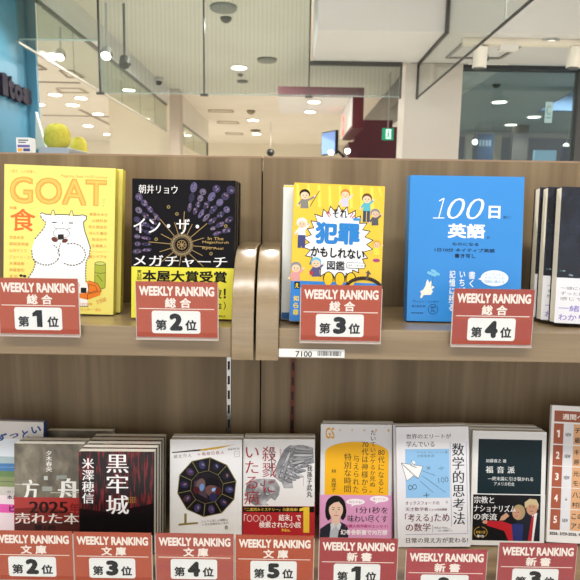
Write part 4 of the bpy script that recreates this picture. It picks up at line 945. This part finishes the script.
# ---- yellow arch book
def a_gs(A):
    A.text('GS', 53, 58, 83, 98, '#d8a23a', b=.02)
    for i, s in enumerate('幻冬舎新書'): A.text(s, 98 + 41 * i, 62, 106 + 41 * i, 71, '#d8a860', b=.02)
    P = [(52, 300), (52, 148)] + [(160 + 108 * math.cos(R(a)), 148 + 40 * math.sin(R(a))) for a in range(180, 361, 12)] + [(268, 300)]
    A.poly(P, '#efb21e')
    K = '#3a3220'
    for s, x0, x1, y0 in ((('80', *'代になると'), 232, 254, 136), ('たいていボケるか死ぬ。', 205, 224, 66), (('70', *'代は神様から'), 176, 199, 108), ('与えられた', 148, 169, 156), ('特別な時間', 117, 142, 150)):
        A.text(s, x0, y0, x1, 289, K, vert=True, wt=-.004, bx=.012)
    A.text('林 真理子', 74, 206, 91, 287, K, vert=True, bx=.01)
def o_gs(A):
    skin = '#e6c3ae'
    A.poly([(37, 440), (38, 420), (62, 402), (80, 394), (106, 394), (126, 404), (134, 420), (134, 450), (37, 450)], '#2a2c38'); A.poly([(76, 396), (106, 394), (98, 450), (70, 450)], '#b9bfc8'); A.poly([(78, 380), (104, 380), (104, 398), (90, 408), (76, 398)], skin)
    H_ = '#1c1a1c'
    A.ell(90, 338, 34, 38, H_, 26); A.poly([(56, 336), (72, 336), (74, 384), (64, 390), (57, 378), (54, 358)], H_); A.poly([(108, 336), (124, 336), (127, 356), (124, 376), (116, 388), (108, 384)], H_)
    A.ell(91, 350, 24, 34, skin, 26); A.poly([(66, 346), (68, 322), (90, 310), (114, 320), (117, 348), (111, 334), (100, 322), (84, 326), (72, 336)], H_)
    for ex_ in (82, 101): A.ell(ex_, 350, 3.4, 1.8, '#3a2a28', 10).line([(ex_ - 5, 344), (ex_ + 5, 343)], 1.6, '#4a3a34')
    A.line([(91, 352), (93, 362), (89, 363)], 1.4, '#c09880').line([(84, 371), (99, 371)], 2.6, '#b0605c'); A.poly([(84, 398), (91, 410), (76, 424), (72, 402)], '#d4d8de'); A.poly([(104, 396), (93, 410), (104, 424), (110, 402)], '#d4d8de')
    for bx_, by, s in ((157, 322, '何をする?'), (238, 311, '誰とすごす?')):
        A.ell(bx_, by, 32, 11, '#f5f0f2').poly([(bx_ - 10, by + 8), (bx_ - 16, by + 18), (bx_ + 2, by + 10)], '#f5f0f2').text(s, bx_ - 22, by - 4, bx_ + 22, by + 5, '#c0408a')
    K = '#2c2428'
    A.text('1分1秒を', 160, 339, 268, 363, K, wt=-.003, bx=.014); A.text('味わい尽くす', 131, 369, 266, 395, K, wt=-.003, bx=.014); A.text('72歳人気作家のエッセイ!', 122, 402, 268, 414, '#b8307c', b=.012); A.text('幻冬舎新書で70万部', 108, 421, 266, 440, '#f6eef2', b=.03)
book('arch_cover_book', .1019, .792, ZL, 8.3, .2, -.2, .1050, .1725, .0085, mat('#d9d8d8', .4), mat('#d8d6d2', .45), -1, a_gs, (.0685, mat('#dc9cc4', .4), o_gs), (37, 46, 279, 464),
     copies=((.0035, 0),), labels=('front slim book with a yellow arch and pink portrait band', 'slim book mostly hidden behind the yellow arch one'), group='yellow arch books', pages='#efe9da', inset=.0002)

# ---- paper plane book
def a_el(A):
    K = '#22242a'
    A.text('世界のエリートが', 322, 79, 476, 96, K, wt=-.003, bx=.012); A.text('学んでいる', 322, 104, 419, 124, K, wt=-.003, bx=.012)
    A.rect(318, 131, 469, 298, '#8fbfe6')
    A.text('マーカス・デュ・ソートイ 著', 358, 138, 462, 147, '#4a5a6c'); A.text('大野英道 訳', 358, 150, 418, 159, '#4a5a6c')
    A.poly([(304, 178), (378, 190), (362, 232), (346, 222), (322, 240)], '#f2f2f0'); A.line([(304, 178), (378, 190), (362, 232), (346, 222), (322, 240), (304, 178)], 1.6, '#55585c').line([(304, 178), (362, 232)], 1.4, '#55585c').line([(304, 178), (346, 222)], 1.2, '#55585c')
    A.ell(345, 178, 7, 7, '#f2f2f0', 14).line([(338, 170), (342, 180), (352, 186)], 2, '#55585c').line([(335, 186), (356, 194)], 3, '#8a8c8e')
    for s, x, y, a, b in (('÷', 432, 190, 18, 14), ('100', 430, 228, 34, 18), ('∞', 326, 252, 30, 18), ('+', 378, 280, 22, 18), ('×', 390, 190, 14, 12)): A.text(s, x, y, x + a, y + b, '#3f5468', wt=-.015, rot=-8)
    for l in (((368, 240), (412, 280)), ((375, 222), (454, 280)), ((375, 205), (420, 222))): A.line(l, 1.6, '#4a6078')
    A.text('数学的思考法', 478, 112, 520, 390, K, vert=True, wt=-.005, bx=.018)
    A.line([(472, 108), (473, 398)], 1.3, '#8088b0').line([(527, 108), (528, 420)], 1.3, '#8088b0')
    M_ = '#6a2c38'
    A.text('オックスフォードの', 316, 309, 432, 322, M_, wt=-.002, bx=.012); A.text('✻', 454, 308, 462, 318, K); A.text('天才数学者', 316, 330, 394, 343, M_, wt=-.002, bx=.012); A.text('による特別講義', 397, 334, 458, 342, M_)
    A.text('「考える」', 314, 352, 408, 379, M_, wt=-.002, bx=.016); A.text('ため', 414, 352, 466, 379, M_, wt=-.002, bx=.016); A.text('の数学', 316, 385, 401, 412, M_, wt=-.002, bx=.016)
    A.line([(408, 392), (408, 416)], 1.2, '#8088b0'); A.text('数式は一切なし。', 414, 397, 466, 404, '#44464c'); A.text('一生モノの頭脳づくり', 422, 407, 474, 414, '#44464c'); A.line([(314, 423), (528, 421)], 1.4, '#8088b0')
    A.text('日常の見え方が変わる!', 316, 434, 528, 452, K, wt=-.002, bx=.008)
book('paper_plane_book', .2149, .779, ZL, 8.3, -1, -1.9, .1047, .1742, .0085, mat('#e4e3e6', .4), mat('#dcdad6', .45), -1, a_el, None, (288, 55, 536, 466),
     copies=((-.0025, 0),), labels=('front white book with a paper plane on a pale blue square', 'white book mostly hidden behind the paper plane one'), group='white paper plane books', pages='#efe9da', inset=.0002)

# ---- dark green book
def a_fu(A):
    A.rect(117, 125, 322, 300, '#0d2228'); W_ = '#dfe2e0'
    A.text('加藤喜之 著', 142, 189, 208, 200, W_, bx=.012); A.text('福', 142, 212, 166, 234, W_, bx=.02); A.text('音', 178, 212, 202, 234, W_, bx=.02); A.text('派', 212, 212, 236, 234, W_, bx=.02)
    A.text('―終末論に引き裂かれる', 150, 245, 296, 258, W_, bx=.012); A.text('アメリカ社会', 170, 262, 236, 274, W_, bx=.012)
def o_fu(A):
    A.rect(104, 303, 322, 450, '#131316'); W_ = '#eeeceb'
    skin = '#c39378'
    A.poly([(246, 372), (262, 350), (286, 360), (318, 356), (322, 450), (236, 450)], '#1c1e2a'); A.poly([(296, 365), (312, 358), (302, 450), (288, 450)], '#e6e4e4'); A.poly([(294, 372), (302, 366), (296, 450), (284, 450)], '#b02028')
    A.ell(294, 344, 18, 23, skin, 18); A.poly([(272, 345), (270, 326), (286, 314), (308, 316), (316, 332), (314, 350), (308, 334), (286, 332)], '#c9b78e')
    A.poly([(146, 386), (200, 388), (232, 398), (262, 405), (262, 450), (222, 450), (206, 418), (150, 402)], '#b8242c'); A.ell(144, 391, 8, 6, skin, 12); A.poly([(230, 395), (268, 396), (266, 450), (236, 450)], '#2a3470')
    A.ell(252, 358, 21, 25, '#a8946c', 18); A.ell(246, 362, 14, 18, skin, 16); A.ell(242, 358, 2, 1.6, '#3a2a24', 8).ell(250, 358, 2, 1.6, '#3a2a24', 8).line([(241, 370), (249, 370)], 2, '#8a4a44').ell(288, 340, 2, 1.6, '#3a2a24', 8).ell(299, 340, 2, 1.6, '#3a2a24', 8).line([(287, 354), (299, 354)], 2, '#8a5a4c'); A.poly([(196, 372), (212, 360), (222, 370), (206, 384), (190, 386)], '#c89a80')
    for i, s in enumerate(('宗教と', 'ナショナリズム', 'の奔流')): A.text(s, 107, 309 + 27 * i, (172, 242, 182)[i], 331 + 27 * i, W_, wt=-.002, bx=.016)
    g = '#b8963c'; A.arc(131, 424, 21, 17, 100, 260, 3, g, 5); A.arc(131, 424, 21, 17, -80, 80, 3, g, 5); A.text('新書大賞', 116, 419, 146, 428, g, b=.02); A.text('第1位', 120, 432, 142, 440, W_, b=.02)
book('green_panel_book', .3226, .786, ZL, 8.3, 1.5, .9, .1090, .1672, .0105, mat('#e2e1de', .45), mat('#dedbd4', .45), -1, a_fu, None, (98, 99, 336, 466),
     copies=((-.0015, 0), (-.005, 0)), labels=('front white-framed book with a dark green panel above a black picture', 'second white-framed book behind the dark green panel one', 'rearmost white-framed book of the dark green panel stack'), group='dark green panel books', pages='#efe9da', inset=.0002)
bo = [o for o in bpy.data.objects if o.name.startswith('green_panel_book')]
# the printed picture band on its front copy
fr = bpy.data.objects['green_panel_book']
mb = MB(); A = Art(mb, (98, 99, 336, 466), .1090, .1672, -.0105 - .0004, rough=.4)
mb.box((-.1090 / 2 - .0003, -.0109, .0004), (.1090 / 2 + .0003, -.0106, .0755), mat('#e2e1de', .45)); o_fu(A); mb.build('paper_band', fr)

# ---- ranking list stand at the right edge
Wl, Hl = .155, .1995
t = thing('ranking_list_stand', (at(549, 407, .815).x + .0775, .792, ZL + .0045), 'white framed weekly ranking list with brown numbers at the lower right edge', 'list stand', rot=(R(-10), R(2.3), R(0)))
mb = MB().box((-Wl / 2, -.004, 0), (Wl / 2, 0, Hl), mat('#e9e6e2', .35)); A = Art(mb, (350, 25, 695, 480), Wl, Hl, -.004, rough=.35)
XR = A.x1 - 10
A.rect(359, 42, XR, 79, '#9c5640'); A.text('週間ベスト', 386, 52, 500, 71, '#f0e4dc', b=.025)
rows = (('1', 85, 'NEW', 'チョ', '最ス'), ('2', 157, 'NEW', 'キン', '原巻'), ('3', 228, 'NEW', '光が', 'モク'), ('4', 299, '↓', 'ハニ', '村田'), ('5', 370, 'NEW', 'この', 'アミュ'))
for n, y, mk, l1, l2 in rows:
    A.rect(359, y, 391, y + 68, '#a65a40'); (A.poly([(372, y + 22), (379, y + 22), (379, y + 46), (373, y + 46), (373, y + 29), (369, y + 30), (369, y + 25)], '#f2e8e0') if n == '1' else A.text(n, 369, y + 22, 381, y + 46, '#f2e8e0', b=.03)); A.rect(392, y, 423, y + 68, '#dedee2')
    A.text(mk, 398 if mk == 'NEW' else 404, y + 30, 417 if mk == 'NEW' else 412, y + 42, '#3a3a3e', b=.02); A.rect(424, y, XR, y + 68, '#d8a77c')
    A.text(l1, 428, y + 12, 428 + 19 * len(l1), y + 30, '#2e2a28', b=.015); A.text(l2, 428, y + 44, 428 + 19 * len(l2), y + 62, '#2e2a28', b=.015)
A.text('2026. 3/29-2026. 4/4', 358, 445, 470, 455, '#3c3a3a', b=.02)
mb.build('printed_list', t)
MB().box((-Wl / 2, .0003, .0), (Wl / 2, .0022, Hl), mat('#d9d6d0', .4)).build('backing_board', t)
MB().add([(-.03, .0025, .002), (.03, .0025, .002), (.03, .05, .009), (-.03, .05, .009), (-.03, .0025, .12), (.03, .0025, .12), (.03, .008, .12), (-.03, .008, .12)], [(3, 2, 1, 0), (4, 5, 6, 7), (0, 1, 5, 4), (1, 2, 6, 5), (2, 3, 7, 6), (3, 0, 4, 7)], mat('#d0cdc8', .4)).build('support_leg', t)

# ---- small price tag box on the shelf top
p0, p1 = at(18.5, 152, .905), at(33, 152, .905)
t = thing('price_tag', ((p0.x + p1.x) / 2, .905, ZT), 'small white printed tag block on the shelf top before the blue wall', 'tag')
wd = p1.x - p0.x
mb = MB(); hgt = at(25, 138, .905).z - ZT
mb.box((-wd / 2, -.006, 0), (wd / 2, .010, hgt), mat('#cfd3d4', .5)); A = Art(mb, (0, 0, 100, 100), wd, hgt, -.006)
A.rect(14, 12, 84, 20, '#5a5f66'); A.rect(14, 26, 66, 33, '#5a5f66'); A.rect(8, 44, 92, 60, '#6a5f9a'); A.rect(8, 66, 40, 84, '#d8a03a'); A.rect(46, 66, 92, 84, '#4a4f7a')
mb.build('printed_block', t)
